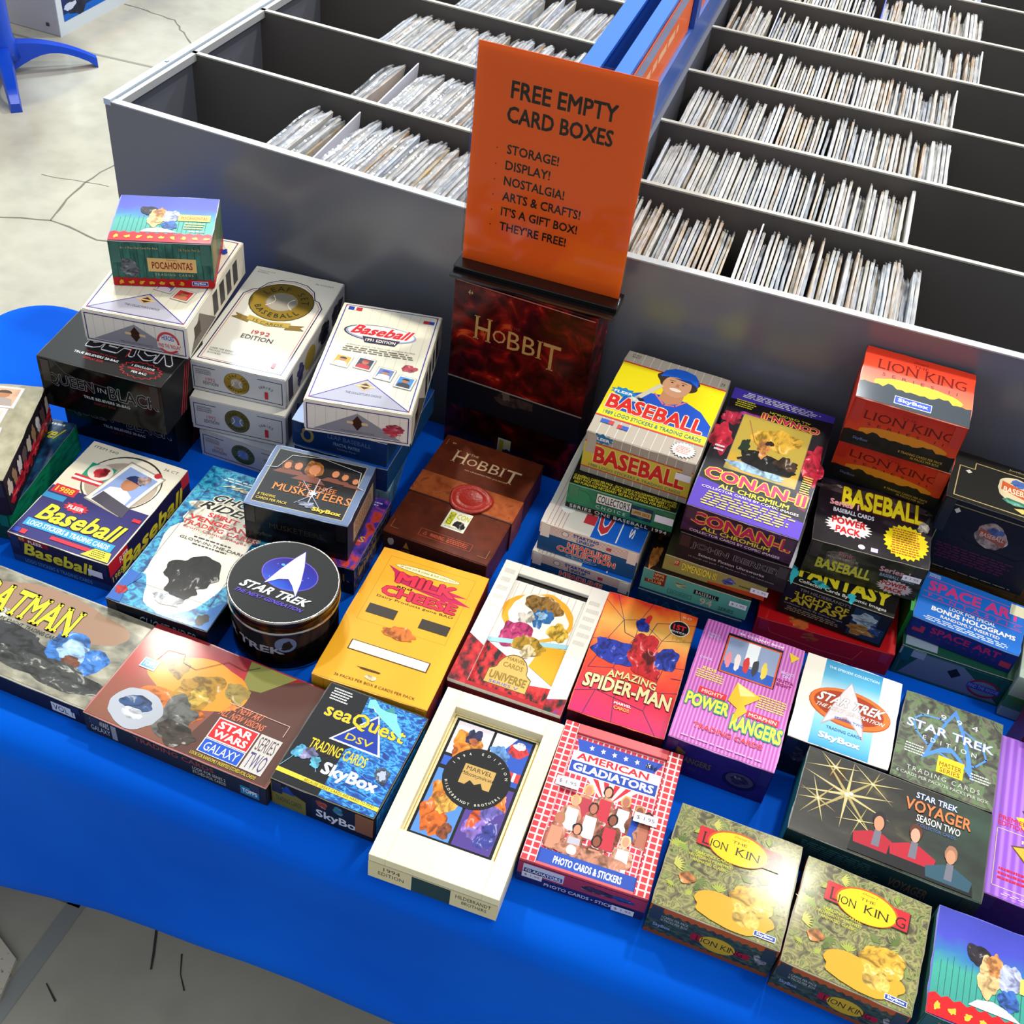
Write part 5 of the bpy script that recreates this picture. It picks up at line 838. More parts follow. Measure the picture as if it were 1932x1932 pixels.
# --- 1989 box, 30 count
P89=[('l',[.0+.083*i,.0,.083*i,1],.0006,'#e9e2d4') for i in range(1,12)]
BB={'b':.05,'ol':('#f3ead2',.04)}
r9,b9,l9=carton('fleer89','grey pinstriped and yellow box with a ball player in a blue helmet',D['fleer89'],'#b7aa98','#a89c8c','#b7aa98',
T=[('r',.003,.003,.997,.997,'#b9ad9c')]+P89+[('t','ITEM',.05,.955,.13,.972,'#4a443c'),('t','567',.05,.93,.13,.947,'#4a443c'),('t','36',.93,.92,.97,.937,'#4a443c'),('t','CT',.93,.895,.97,.912,'#4a443c'),('r',.0,.19,1,.865,'#d8342c'),('r',.0,.205,1,.85,'#f2df10'),
 ('p',[.12,.30,.16,.50,.32,.58,.46,.60,.70,.60,.86,.54,.99,.42,1,.30],'#1f55c8'),('l',[.40,.60,.52,.50,.62,.52,.70,.60],.0022,'#e8787c'),('p',[.46,.66,.45,.56,.54,.51,.66,.56,.66,.66],'#c98a64'),('b',.56,.80,.205,.115,'#3a2a22',.10,230),('b',.56,.745,.135,.13,'#d09a74',.03,231),('b',.56,.70,.055,.018,'#f0e4dc',.05,232),('e',.505,.775,.012,.007,'#2a2420'),('e',.61,.775,.012,.007,'#2a2420'),('l',[.475,.795,.53,.80],.001,'#4a3020'),('l',[.585,.80,.64,.795],.001,'#4a3020'),('p',[.555,.77,.575,.77,.585,.735,.545,.735],'#b87c58'),
 ('p',[.38,.81,.40,.89,.48,.94,.58,.95,.68,.93,.735,.87,.745,.79,.66,.83,.52,.845],'#1f62d4'),('p',[.40,.82,.66,.845,.745,.795,.66,.815,.5,.83],'#123a8c'),('l',[.26,.47,.42,.70],.007,'#d8cdb4'),('b',.27,.47,.055,.035,'#ece8e0',.2,233),('b',.31,.48,.03,.02,'#16213c',.2,234),
 ('*',.14,.505,.13,.055,10,'#1a86c8',.7),('t','FLEER',.05,.485,.23,.515,WH,{'b':.05}),('t','BASEBALL',.035,.29,.94,.46,'#e22c28',BB),('t','1989 LOGO STICKERS & TRADING CARDS',.05,.225,.96,.265,'#1c7f88',{'b':.01}),
 ('r',.07,.125,.145,.165,'#2858b8'),('r',.145,.125,.19,.165,'#c83840'),('r',.23,.11,.27,.15,'#c83840'),('r',.27,.11,.33,.15,'#2858b8'),('*',.85,.095,.12,.085,20,'#8a8278',.8),('*',.85,.095,.115,.08,20,'#f2ece0',.8),('ln',.78,.055,.92,.135,5,'#d8645c')],
F=[('r',0,0,1,1,'#a39888')]+P89+[('*',.15,.93,.11,.13,10,'#1a6f9c',.7),('t','FLEER',.08,.88,.22,.95,WH,{'b':.04}),('r',0,.14,1,.80,'#c82c28'),('r',0,.165,1,.775,'#c9b23c'),('t','BASEBALL',.10,.30,.95,.74,'#c81c1c',{'b':.05,'ol':('#d8ca7c',.035)}),('t','1989 LOGO STICKERS & TRADING CARDS',.07,.19,.93,.26,'#1c6670',{'b':.01})],Rr=[('r',0,0,1,1,'#c9bda8')]+P89)
sticker(b9,'F',.141,.186,.066,.92,.62,'',.020,.011)
carton('green','green box with a white Series One baseball line, beneath the yellow player box',D['green'],'#157a4c','#1c6a44','#168050',wear='#8ca08c',
T=[('r',.003,.003,.997,.997,'#14130f'),('r',.0,.30,1,.997,'#12925a'),('t','SERIES ONE',.06,.14,.9,.24,'#d8d8d8',{'b':.03}),('t','12 BASEBALL CARDS PER PACK - EACH CARD IS HOLOGRAPHICALLY ENHANCED',.02,.075,.98,.10,'#d8cc30',{'b':.01}),('t','EVERY PACK CONTAINS A SILVER OR GOLD SIGNATURE INSERT CARD',.02,.045,.98,.07,'#d8cc30',{'b':.01}),('t','NO PURCHASE NECESSARY. SEE BACK OF PACK FOR DETAILS.',.04,.012,.94,.038,'#d8cc30',{'b':.01})],
F=[('r',0,.2,1,1,pm('noise',[(.3,'#1b5c40'),(.7,'#2c8458')],3,.3)),('r',0,0,1,.2,'#131210'),('t','SERIES ONE BASEBALL 1994',.04,.03,.96,.17,'#c4c4c0',{'b':.02,'sp':1.15}),('r',.27,.50,.60,.94,'#12140f'),('r',.275,.52,.595,.92,'#d8d4c8'),('t',"COLLECTOR'S",.285,.56,.585,.88,'#1c1c18',{'b':.02}),('t','CHOICE',.28,.30,.56,.44,'#cfd4cc',{'sp':1.5}),('r',.60,.34,.80,.88,'#123048'),('p',[.70,.86,.78,.6,.70,.36,.62,.6],'#28566c'),('r',.61,.48,.79,.72,'#c4a064'),('t','UPPER DECK',.62,.53,.78,.67,'#5a3a1c',{'b':.03}),('e',.13,.55,.09,.3,'#2c7a50')],stick=[('F',.91,.62,'',.024,.012)])
LF=[('r',0,0,1,1,'#dccfc0')]+[('l',[0,.70+.05*i,1,.70+.05*i],.0006,'#b04a4c') for i in range(6)]+[('r',0,.0,1,.66,'#1c4a78'),('e',.26,.84,.035,.10,'#3a3c60'),('e',.26,.84,.03,.085,'#dccfc0'),('t','STARTING',.34,.83,.60,.95,'#1f3f88',{'b':.04}),('t','LINEUP',.38,.69,.56,.81,'#1f3f88',{'b':.04}),('r',.68,.74,.73,.86,'#b03a48'),
 ('t','HEADLINE',.30,.40,.74,.60,'#d84a3c',{'b':.05,'ol':('#e8d8c8',.04)}),('t','COLLECTION',.20,.17,.80,.38,'#d84a3c',{'b':.05,'ol':('#e8d8c8',.04)}),('e',.46,.09,.16,.07,'#8fb4d0'),('e',.46,.09,.15,.055,'#1c4a78'),('t','Sports Stars',.36,.05,.56,.12,'#c8dcec')]
LT=[('r',.003,.003,.997,.997,'#e6ddd0'),('r',.50,.0,1,.75,'#1560c8')]+[('l',[.06+.04*i,.0,.06+.04*i,.9],.0006,'#c85a5c') for i in range(5)]+[('t','HE',.38,.1,.5,.8,'#c8343c',{'rot':90,'b':.05}),('t','COL',.52,.05,.66,.85,'#c8343c',{'rot':90,'b':.05,'ol':(WH,.04)}),('t','Sports',.84,.1,.90,.7,WH,{'rot':90,'b':.03}),('l',[.75,.02,.75,.6],.0016,WH),('e',.19,.2,.07,.05,WH)]
carton('line1','blue and cream box with red headline lettering, under the green box',D['line1'],'#e6ddd0','#dccfc0','#dccfc0',T=LT,F=LF)
carton('line2','blue and cream box with red headline lettering, bottom of its stack',D['line2'],'#e6ddd0','#dccfc0','#dccfc0',T=LT,F=LF)
carton('maxx','dark blue shaded box on the cloth, under the teal baseball box',D['maxx'],'#14365c','#123252','#14365c',F=[('r',0,0,1,1,'#113050'),('t','MAXX',.1,.45,.62,.8,'#1f4a70',{'b':.02,'sp':1.3})])
carton('stad','teal baseball box with a red badge on its front, under the olive gold box',D['stad'],'#2a1c14','#4f9484','#4a8c80',
T=[('r',0,0,1,1,'#20140e'),('b',.06,.12,.05,.10,'#d8843c',.4,240),('b',.05,.5,.04,.2,'#6a3a1c',.3,241)],F=[('r',0,0,1,1,'#5aa090'),('r',.03,.35,.22,.95,'#7c2c1c'),('t','TOPPS',.05,.76,.20,.9,'#e0a868',{'b':.02}),('t','STADIUM',.05,.58,.20,.72,'#e0a868',{'b':.02}),('t','CLUB',.06,.40,.19,.54,'#e0a868',{'b':.02}),('b',.36,.7,.05,.15,'#a8b890',.3,242),('r',.49,.50,.72,.72,'#14141a'),('t','BASEBALL',.51,.53,.70,.69,'#d8d0c0',{'sp':1.2}),('f',.26,.14,.48,.34,.0006,'#2c5c54'),('t','24-COUNT',.28,.18,.46,.3,'#2c5c54'),('t','94',.56,.08,.68,.42,'#c8b89c',{'b':.02}),('t','SERIES',.74,.10,.88,.28,'#2c4c48')],stick=[('F',.90,.62)])
carton('dim3','thin olive gold box with yellow lettering, under the black science fiction box',D['dim3'],'#3c3a20','#8c8244','#5c5630',
T=[('r',0,0,1,1,'#34321c')],F=[('r',0,0,1,1,'#958a4a'),('p',[.45,0,1,0,1,.35,.45,.15],'#b8401c'),('r',.05,.5,.15,.9,'#a83a30'),('t','1997',.06,.58,.14,.84,'#e8c8a8',{'b':.02}),('t','DIMENSION III',.18,.30,.52,.85,'#e0cc4c',{'b':.04,'ol':('#3a2c14',.03)}),('b',.64,.55,.06,.22,'#5a5aa0',.4,243),('ln',.74,.4,.86,.6,1,'#5a5230')],stick=[('F',.94,.5)])
carton('berk','black box with outlined silver lettering, between the olive box and the purple box',D['berk'],'#141013','#171214','#161114',wear='#6c5c5c',
F=[('r',0,0,1,1,'#181315'),('t','JOHN BERKEY',.12,.52,.94,.80,'#181315',{'b':.02,'ol':('#a89ca4',.018)}),('t','Science Fiction Ultraworks',.20,.34,.80,.44,'#b8acb0',{'b':.01}),('t','10 Cards per pack \u2022 36 Packs per box \u2022 90 Card series',.12,.19,.90,.25,'#a0949c')])
CT=[('t','CONAN-II',.05,.0,.97,.0,'#c42864')]
def conan_title(y0,y1,rot=0,x0=.04,x1=.97): return ('t','CONAN-II',x0,y0,x1,y1,'#c42060',{'b':.045,'ol':('#f0cc28',.055),'rot':rot})
carton('conan','purple and black box with a jungle sea painting, right of the yellow player box',D['conan'],'#1c1420','#2a1c34','#24142c',wear='#c8b8c4',
T=[('r',.003,.002,.997,.998,'#1a131d'),('p',[0,0,1,0,1,.12,.6,.16,.0,.22],'#5430b4'),('p',[0,.90,1,.94,1,1,0,1],'#4a3ab0'),('b',.06,.56,.09,.13,'#c82440',.4,250),('b',.93,.55,.09,.16,'#c82440',.4,251),('b',.08,.74,.10,.05,'#b82444',.4,252),('b',.93,.28,.06,.07,'#a01c70',.4,253),('b',.30,.80,.16,.02,'#b03aa0',.4,254),
 ('r',.18,.335,.84,.80,pm('grad',[(.0,'#2c6ab8'),(.22,'#4a90c8'),(.32,'#20402c'),(.6,'#4a7434'),(.8,'#d0a030'),(1,'#b8a040')],4,.22,'UV',.6,(1,2.1,1))),('f',.18,.335,.84,.80,.0008,'#8c7c5c'),('b',.55,.66,.22,.09,'#e0b03a',.3,255),('b',.52,.46,.26,.07,'#1c1a1a',.3,256),('b',.70,.50,.10,.05,'#4a3424',.4,257),('b',.46,.57,.06,.07,'#d8904c',.35,258),('b',.50,.62,.04,.02,'#2c1c14',.3,259),('l',[.25,.76,.36,.60,.43,.56],.0013,'#a8703c'),('b',.29,.55,.04,.06,'#1f3020',.4,260),('b',.45,.38,.26,.03,'#a8cce8',.4,261),
 conan_title(.225,.315),('t','ALL CHROMIUM',.20,.175,.84,.21,'#e8dc34',{'b':.03}),('t','COLLECTOR CARDS BY COMIC IMAGES',.06,.150,.94,.168,'#efe6ea',{'b':.02}),('ln',.08,.03,.94,.14,6,'#d8cc58'),
 conan_title(.80,.855,180,.34,.90),('t','ALL CHROMIUM',.40,.862,.80,.88,'#e8dc34',{'rot':180,'b':.02}),('ln',.10,.93,.90,.985,4,'#e6e0ee'),('ln',.06,.84,.26,.91,4,'#d8cc34'),('ln',.88,.32,.97,.46,8,'#d8cc58'),('ln',.03,.44,.13,.50,2,'#d8d0d8')],
F=[('r',0,0,1,1,pm('noise',[(.4,'#1c1018'),(.6,'#3c1c44')],6,.3)),('t','CONAN-II',.06,.42,.96,.88,'#b01c50',{'b':.045,'ol':('#d0a428',.055)}),('t','ALL CHROMIUM',.18,.22,.80,.38,'#cfc034',{'b':.03}),('t','COLLECTOR CARDS BY COMIC IMAGES',.08,.07,.90,.17,'#c8b8c4',{'b':.02})],Rr=[('r',0,0,1,1,pm('noise',[(.4,'#1c1420'),(.55,'#4a1c5c'),(.62,'#b03060')],7,.3))],Ll=[('r',0,0,1,1,'#2a1c34')])
# --- orange sunset boxes
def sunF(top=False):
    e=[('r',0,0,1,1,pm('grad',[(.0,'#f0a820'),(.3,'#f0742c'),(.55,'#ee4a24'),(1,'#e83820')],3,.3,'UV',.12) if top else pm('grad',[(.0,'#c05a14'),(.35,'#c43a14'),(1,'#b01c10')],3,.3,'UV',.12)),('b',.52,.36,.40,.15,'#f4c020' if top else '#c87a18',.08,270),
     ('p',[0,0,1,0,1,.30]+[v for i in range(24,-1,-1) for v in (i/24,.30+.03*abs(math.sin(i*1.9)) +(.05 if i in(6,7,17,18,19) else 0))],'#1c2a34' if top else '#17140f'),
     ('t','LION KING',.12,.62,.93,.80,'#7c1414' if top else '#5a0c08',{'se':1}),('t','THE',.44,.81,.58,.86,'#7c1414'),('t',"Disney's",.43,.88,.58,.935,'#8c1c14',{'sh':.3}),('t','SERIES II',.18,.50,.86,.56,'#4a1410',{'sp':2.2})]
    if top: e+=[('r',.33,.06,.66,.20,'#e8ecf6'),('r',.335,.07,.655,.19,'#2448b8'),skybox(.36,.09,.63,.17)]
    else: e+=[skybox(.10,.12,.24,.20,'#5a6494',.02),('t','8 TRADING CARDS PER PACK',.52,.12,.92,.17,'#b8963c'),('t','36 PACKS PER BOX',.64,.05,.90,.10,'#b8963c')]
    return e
OS=[('r',0,0,1,1,'#c0301c'),('r',0,0,1,.25,'#5c2014')]
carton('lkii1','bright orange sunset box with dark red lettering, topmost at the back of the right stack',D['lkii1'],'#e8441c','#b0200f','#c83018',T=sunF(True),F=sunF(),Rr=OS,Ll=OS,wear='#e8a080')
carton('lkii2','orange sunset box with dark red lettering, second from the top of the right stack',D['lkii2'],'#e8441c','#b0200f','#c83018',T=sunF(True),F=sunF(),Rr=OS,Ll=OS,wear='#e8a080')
carton('zen','black box with yellow baseball lettering and a yellow starburst, under the orange boxes',D['zen'],'#1c181c','#2c2a22','#221e22',
T=[('r',.003,.003,.997,.997,pm('noise',[(.45,'#15121a'),(.6,'#221c26'),(.75,'#4a4a50')],3,.25)),('b',.5,.86,.45,.10,'#4a3c3c',.3,280),('t','BASEBALL',.20,.62,.93,.95,'#e6d822',{'b':.05,'tilt':-.0,'ol':('#6c1410',.03)}),('t','Series 1',.10,.60,.36,.70,'#e8a0a8',{'b':.05}),('t','BASEBALL CARDS',.14,.50,.50,.57,'#c8c8d8',{'b':.04}),('*',.29,.31,.21,.16,22,WH,.8),('t','POWER',.14,.32,.44,.43,'#d8202c',{'b':.06}),('t','PACK',.18,.19,.40,.30,'#d8202c',{'b':.06}),
 ('*',.79,.30,.20,.27,24,'#f0d818',.87),('ln',.66,.10,.92,.50,11,'#b8542c'),('e',.42,.06,.03,.035,'#e4dcdc'),('r',.50,.03,.56,.09,'#d8c8e4'),('b',.93,.60,.05,.08,'#b8b0a8',.3,281)],
F=[('r',0,0,1,1,pm('noise',[(.4,'#1c1c14'),(.6,'#3a3c2c')],4,.3)),('b',.30,.6,.16,.25,'#6c6458',.2,282),('t','Pink',.26,.72,.38,.86,'#b06a80'),('t','MAJOR LEAGUE',.18,.60,.44,.68,'#a89c8c'),('t','BASEBALL',.10,.22,.58,.55,'#b8b43c',{'b':.05}),('t','Series 1',.62,.62,.88,.78,'#b88c98',{'b':.04}),('t','BASEBALL CARDS',.64,.48,.94,.58,'#7c98b4',{'b':.03}),('*',.80,.24,.16,.22,20,'#b8a8ac',.8),('t','POWER',.68,.25,.90,.38,'#9c1c24',{'b':.05}),('t','PACK',.72,.10,.88,.22,'#9c1c24',{'b':.05})],Rr=[('r',0,0,1,1,'#1c181c')],stick=[('F',.90,.62)])
carton('flight','black box with yellow fantasy lettering and a dragon picture, under the yellow starburst box',D['flight'],'#14120f','#15110e','#181410',
T=[('r',0,0,1,1,'#12110f'),('t','FANTASY',.08,.10,.94,.34,'#d8c828',{'b':.06}),('t','Collector Cards By Comic Images',.10,.02,.92,.08,'#e0dcd4',{'b':.02}),('b',.3,.1,.08,.04,'#38b8c4',.5,290),('b',.6,.06,.04,.06,'#38b8c4',.5,291),('b',.04,.12,.04,.1,'#38b8c4',.5,292)],
F=[('r',0,0,1,1,'#16120e'),('t',"TIM HILDEBRANDT'S",.14,.84,.62,.93,'#8c847c'),('t','FLIGHTS OF',.08,.62,.62,.80,'#c4a828',{'b':.04}),('t','FANTASY',.04,.42,.62,.62,'#c4a828',{'b':.05}),('t','Collector Cards By Comic Images',.04,.33,.60,.39,'#a89c94'),('ln',.06,.14,.58,.30,3,'#8c8064'),('r',.66,.08,.98,.94,'#1c3048'),('b',.80,.62,.13,.22,'#a8b4bc',.4,293),('b',.78,.32,.12,.18,'#b07a2c',.4,294),('b',.9,.5,.06,.2,'#34507c',.4,295)])
carton('xmen','wide red glossy box at the base of the right stack, with small silver lettering',D['xmen'],'#c41018','#a01018','#a8101a',wear='#e06050',
T=[('r',0,0,1,1,'#b80f18'),('b',.3,.05,.08,.05,'#c8602c',.4,300)],F=[('r',0,0,1,1,'#a81018'),('l',[.06,1,.12,.5,.28,.42,.5,.30,.74,.30,.78,.8],.0008,'#d85848'),('b',.40,.75,.05,.2,'#c8501c',.4,301)])
greens=tag(empty('card_sleeve_box',(.2325,1.175,0),R(1)),'narrow bright green upright box between the red box and the blue box','box','empty trading card boxes on the table')
pbox('body',(-.006,-.05,0),(.006,.05,.085),mat('#0f9a3c',.35),greens,.0005)
# --- right end
GD='#c8b478'
rbk,bbk,lbk=carton('udblack','black box with gold borders and a baseball crest, right of the orange boxes',D['udblack'],'#15140f','#10131c','#121212',wear='#6c6450',
T=[('r',.0,.0,1,1,'#14130f'),('l',[.06,.06,.06,.70,.20,.70,.20,.84,.96,.84],.0012,GD),('l',[.06,.06,.98,.06],.0014,GD),('p',[.12,.62,.15,.66,.18,.62,.15,.58],'#d8d4cc'),('t','Jumbo Packs',.50,.90,.80,.95,GD),('b',.62,.52,.20,.26,'#d8c8a4',.12,310),('p',[.46,.66,.80,.52,.80,.34,.46,.48],'#c8582c'),('t','BASEBALL',.48,.44,.78,.56,'#f0dcc0',{'b':.03}),('b',.62,.68,.09,.07,'#4a6cb8',.3,311),('b',.60,.28,.12,.05,'#5aa890',.3,312),('p',[.60,.16,.68,.20,.76,.16,.68,.10],'#d8c470')],
F=[('r',0,0,1,1,'#0f1420'),('l',[.05,.04,.05,.93,.97,.93],.0012,'#8c7c54'),('p',[.12,.86,.15,.90,.18,.86,.15,.82],'#b8b4ac'),('b',.52,.66,.15,.17,'#a08c88',.15,313),('p',[.40,.74,.66,.66,.66,.56,.40,.64],'#8c4a3c'),('t','BASEBALL',.42,.63,.64,.69,'#c8b4a8'),('b',.54,.74,.07,.05,'#4a5c98',.3,314),('l',[.28,.56,.32,.50,.80,.44,.92,.52],.0016,'#04050a'),('ln',.10,.16,.85,.38,6,'#4a1c3c'),('ln',.06,.02,.95,.04,1,'#8c7c54')])
carton('brown','brown wood-toned box beneath the black crested box',D['brown'],'#8c6a44','#5c4028','#5c4028',F=[('r',0,0,1,1,pm('noise',[(.3,'#3c2818'),(.7,'#8a6840')],5,.4,'UV',1,(1,4,1)))])
carton('brown2','dark box at the very bottom behind the bright blue box',D['brown2'],'#1c2430','#141c28','#141c28')
carton('spaceart','bright blue box with pink lettering, right of the red glossy box',D['spaceart'],'#1a6fd4','#12246c','#12246c',wear='#a8c4e0',
T=[('r',.003,.003,.997,.997,'#1c72d6'),('t','SPACE ART',.06,.62,.96,.84,'#e0408c',{'b':.05}),('l',[.03,.88,.98,.88],.0009,'#e0408c'),('l',[.03,.58,.98,.58],.0009,'#e0408c'),('l',[.03,.46,.98,.46],.0009,'#e0408c'),('t','FANTASTIC',.08,.485,.96,.555,'#e0408c',{'sp':2}),('t','LOOK FOR SPECIAL',.30,.36,.74,.43,WH,{'b':.03}),('t','BONUS HOLOGRAMS',.14,.24,.94,.335,WH,{'b':.05}),('t','RANDOMLY INSERTED',.24,.15,.80,.21,WH,{'b':.03}),('ln',.08,.02,.96,.12,3,'#d8e4f4'),('ln',.04,.90,.16,.98,3,'#d8e4f4'),('r',.84,.74,.99,.96,'#e6e0c0')],
F=[('r',0,0,1,1,'#14256e'),('t','SPACE ART',.20,.50,.86,.84,'#a02058',{'b':.04}),('t','FANTASTIC',.22,.30,.84,.42,'#6a2060',{'sp':2}),('r',.04,.35,.15,.7,'#a03050'),('r',.88,.2,.98,.5,'#a03050')])
carton('udgreen','dark green box with a grey diamond badge, beneath the bright blue box',D['udgreen'],'#123c30','#15453c','#103c34',
T=[('r',0,0,1,1,'#12483a'),('r',.02,.02,.3,.3,'#8c9cae')],F=[('r',0,0,1,1,'#14463c'),('p',[.06,.08,.94,.08,.55,.92,.20,.92],'#5c6c84'),('r',.0,.72,.22,.98,'#8494aa'),('p',[.5,.8,.56,.62,.5,.44,.44,.62],'#14161c'),('e',.78,.42,.14,.30,'#7c1c30'),('e',.78,.42,.12,.23,'#5c6c84'),('r',.64,.34,.92,.52,'#24388c'),('t','FIND THE REGGIE',.65,.38,.91,.49,'#8c98c8'),('f',.03,.06,.97,.94,.0006,'#3c7c70')])
# delta emblem helper
def delta(cx,cy,s,asp,c,c2=None):
    p=[cx-.0*s,cy+1.0*s*asp,cx+.28*s,cy+.35*s*asp,cx+.50*s,cy-.35*s*asp,cx+.62*s,cy-1.0*s*asp,cx+.30*s,cy-.60*s*asp,cx+.05*s,cy-.38*s*asp,cx-.25*s,cy-.50*s*asp,cx-.62*s,cy-.85*s*asp,cx-.42*s,cy-.1*s*asp,cx-.18*s,cy+.6*s*asp]
    return [('p',p,c)]
carton('episode','white and sky-blue box with an orange oval and silver arrowhead emblem',D['episode'],'#efe9da','#16203c','#1c2a4c',
T=[('r',.003,.003,.997,.997,'#efe9dc'),('r',.20,.003,.80,.997,pm('grad',[(.0,'#1f8fc4'),(.25,'#7cc4e0'),(.55,'#e6ecea'),(.8,'#5ab4d8'),(1,'#1c8ac0')],2,.25,'UV',.02)),('t','THE EPISODE COLLECTION',.24,.90,.77,.93,'#d8eef4',{'b':.02}),('e',.53,.50,.42,.21,'#b8501c'),('e',.53,.505,.41,.20,'#e8732c'),('e',.52,.51,.36,.165,'#a83c1c')]+delta(.50,.50,.36,.114/.132,'#b8a8b0')+delta(.50,.51,.33,.114/.132,'#e3d8dc')+
 [('t','STAR TREK',.18,.50,.90,.61,WH,{'b':.04,'sh':.25,'ol':('#5c3a38',.02)}),('t','THE NEXT GENERATION',.18,.43,.90,.475,'#ece4e0',{'b':.02,'sh':.25,'ol':('#5c3a38',.015)}),('t','SEASON TWO',.40,.345,.70,.375,'#4a78c8',{'b':.01}),('t','TRADING CARDS',.34,.215,.70,.245,'#2c5c8c'),skybox(.28,.075,.70,.165,WH,.05)],
F=[('r',0,0,1,1,'#131c34'),('b',.15,.6,.08,.2,'#3c4460',.4,320),('t','SEASON TWO',.3,.3,.7,.5,'#3c4a74')])
CAM=pm('noise',[(.32,'#2a2c24'),(.46,'#4c4c42'),(.54,'#5f7a4c'),(.62,'#6a6458'),(.72,'#34362c')],7,.3,'UV',1.4)
carton('master94','mottled green-grey box with a blue outlined arrowhead and a gold plaque',D['master94'],'#4c5040','#202420','#2a2e28',
T=[('r',.003,.003,.997,.997,CAM),('l',[.12,.70,.16,.58,.30,.46,.55,.37,.78,.40,.88,.52,.82,.66,.62,.76,.38,.80,.20,.78,.12,.70],.0022,'#4f8ad8')]+delta(.52,.60,.42,.113/.128,'#4c86e0')+delta(.515,.62,.31,.113/.128,CAM)+
 [('t','STAR TREK',.06,.60,.94,.70,'#e6ecf4',{'b':.02,'ol':('#4c6cb0',.02)}),('t','1994',.24,.80,.76,.86,'#d4e0e8',{'sp':2.4}),('t','EDITION',.24,.50,.78,.55,'#d4e0e8',{'sp':2}),('r',.42,.20,.68,.385,'$d8a028'),('t','MASTER',.44,.275,.66,.33,'#7c5410',{'b':.02}),('t','SERIES',.45,.215,.65,.265,'#7c5410',{'b':.02}),('ln',.08,.30,.30,.42,4,'#c8ccc4'),('ln',.74,.24,.95,.33,3,'#c8ccc4'),('t','TRADING CARDS',.14,.115,.86,.165,'#c4cabc',{'sp':1.4}),('t','6 CARDS PER PACK/36 PACKS PER BOX',.05,.055,.95,.088,'#c4cabc')],F=[('r',0,0,1,1,'#22261f')])
STF=pm('noise',[(.45,'#14140f'),(.62,'#2c2a20'),(.75,'#6a5c34')],4,.25,'UV',.4)
rays=[]
for (cx,cy,L,n,w_) in ((.25,.60,.30,5,.010),(.11,.44,.17,4,.006),(.16,.86,.16,3,.006),(.37,.82,.17,3,.005),(.34,.36,.13,3,.004)):
    for i in range(n):
        a=math.pi*i/n+.3; ca,sa=math.cos(a)*L,math.sin(a)*L*1.5; px,py=-math.sin(a)*w_,math.cos(a)*w_*1.7
        k=min(1,(cx-.004)/abs(ca) if ca else 1,(.99-cy)/abs(sa) if sa else 1,(cy-.01)/abs(sa) if sa else 1); ca*=k; sa*=k
        rays.append(('p',[cx-ca,cy-sa,cx+px,cy+py,cx+ca,cy+sa,cx-px,cy-py],'#a8965c' if i%2 else '#c4b47c'))
    rays.append(('e',cx,cy,w_*1.4,w_*2.4,'#e8dcae'))
carton('voy','wide black and green box with golden star rays and three uniformed busts',D['voy'],'#1c1f1a','#0f2c30','#0f4a4c',wear='#7c8c80',
T=[('r',.003,.003,.997,.997,STF),('p',[.60,.003,.997,.003,.997,.997,.75,.997],pm('noise',[(.4,'#1c2420'),(.7,'#2e4a38')],2,.25)),('r',.13,.72,.22,.88,'#3c2810')]+rays+[('e',.27,.62,.012,.02,'#f0e8c8')]+
 [('t','STAR TREK',.60,.86,.82,.93,'#c8d4f0',{'b':.02,'ol':('#2c4a9c',.02)}),('t','VOYAGER',.55,.70,.90,.84,'#e87a44',{'b':.02,'ol':('#3c1810',.02)}),('t','SEASON TWO',.62,.60,.85,.68,'#e0e0dc',{'b':.01}),('t','COLLECTOR CARDS',.63,.55,.83,.585,'#4c6ca8')]+
 [q for a,b2,s,hc,sc,sk in ((.44,.40,.030,'#201c20','#a8182c','#c98868'),(.63,.42,.028,'#5a2c1c','#b01c30','#d89a80'),(.82,.33,.028,'#9c6c54','#2c5060','#c08868')) for q in (('p',[a-.13,.02,a-.12,b2-.20,a-.03,b2-.10,a+.03,b2-.10,a+.12,b2-.20,a+.13,.02],'#141418'),('p',[a-.12,b2-.17,a-.03,b2-.09,a+.03,b2-.09,a+.12,b2-.17,a+.11,b2-.28,a-.11,b2-.28],sc),('p',[a-.02,b2-.24,a-.015,b2-.06,a+.02,b2-.06,a+.02,b2-.24],'#6c6c78'),('b',a,b2+.05,s*1.15,s*3.3,hc,.08,int(a*100)),('b',a,b2+.015,s*.85,s*2.8,sk,.03,int(a*101)))],
F=[('r',0,0,1,1,'#0f2d32'),('ln',.06,.40,.52,.90,9,'#2c5458'),('t','VOYAGER',.56,.55,.76,.8,'#5c4a3c',{'b':.02})],Ll=[('r',0,0,1,1,'#14585a')])
PUR=pm('stripe',[(.2,'#8a4cc0'),(.6,'#9c5ed0'),(.9,'#a874d8')],5,.35,'UV')
carton('purple','lilac ribbed box with a gold crest, right edge of the table',D['purple'],'#9a5cd0','#3a1c5c','#5c2c8c',wear='#c8a0e0',
T=[('r',.003,.003,.997,.997,PUR),('p',[.22,.55,.40,.62,.55,.50,.36,.42],'#34303c'),('p',[.18,.50,.30,.52,.42,.42,.24,.44],'#d8cc28'),('t','PREMIERE',.05,.455,.30,.485,'#c8143c',{'b':.03}),('t','EDITION',.05,.42,.26,.45,'#c8143c',{'b':.03}),('l',[.40,.40,.05,.40,.05,.06,.4,.06],.0008,'#d8c89c'),('p',[.16,.32,.5,.38,.84,.32,.5,.08],'#5c4414'),('p',[.18,.315,.5,.37,.82,.315,.5,.10],'$c8a040'),('b',.5,.25,.14,.07,'#3c2c10',.2,330),('t','FLEER',.24,.35,.6,.37,'#d8c89c'),('ln',.08,.10,.30,.18,3,'#c8143c'),('ln',.1,.02,.9,.04,2,'#d8b8e8')],F=[('r',0,0,1,1,'#3a1c64')],Ll=[('r',0,0,1,1,'#34185c')])
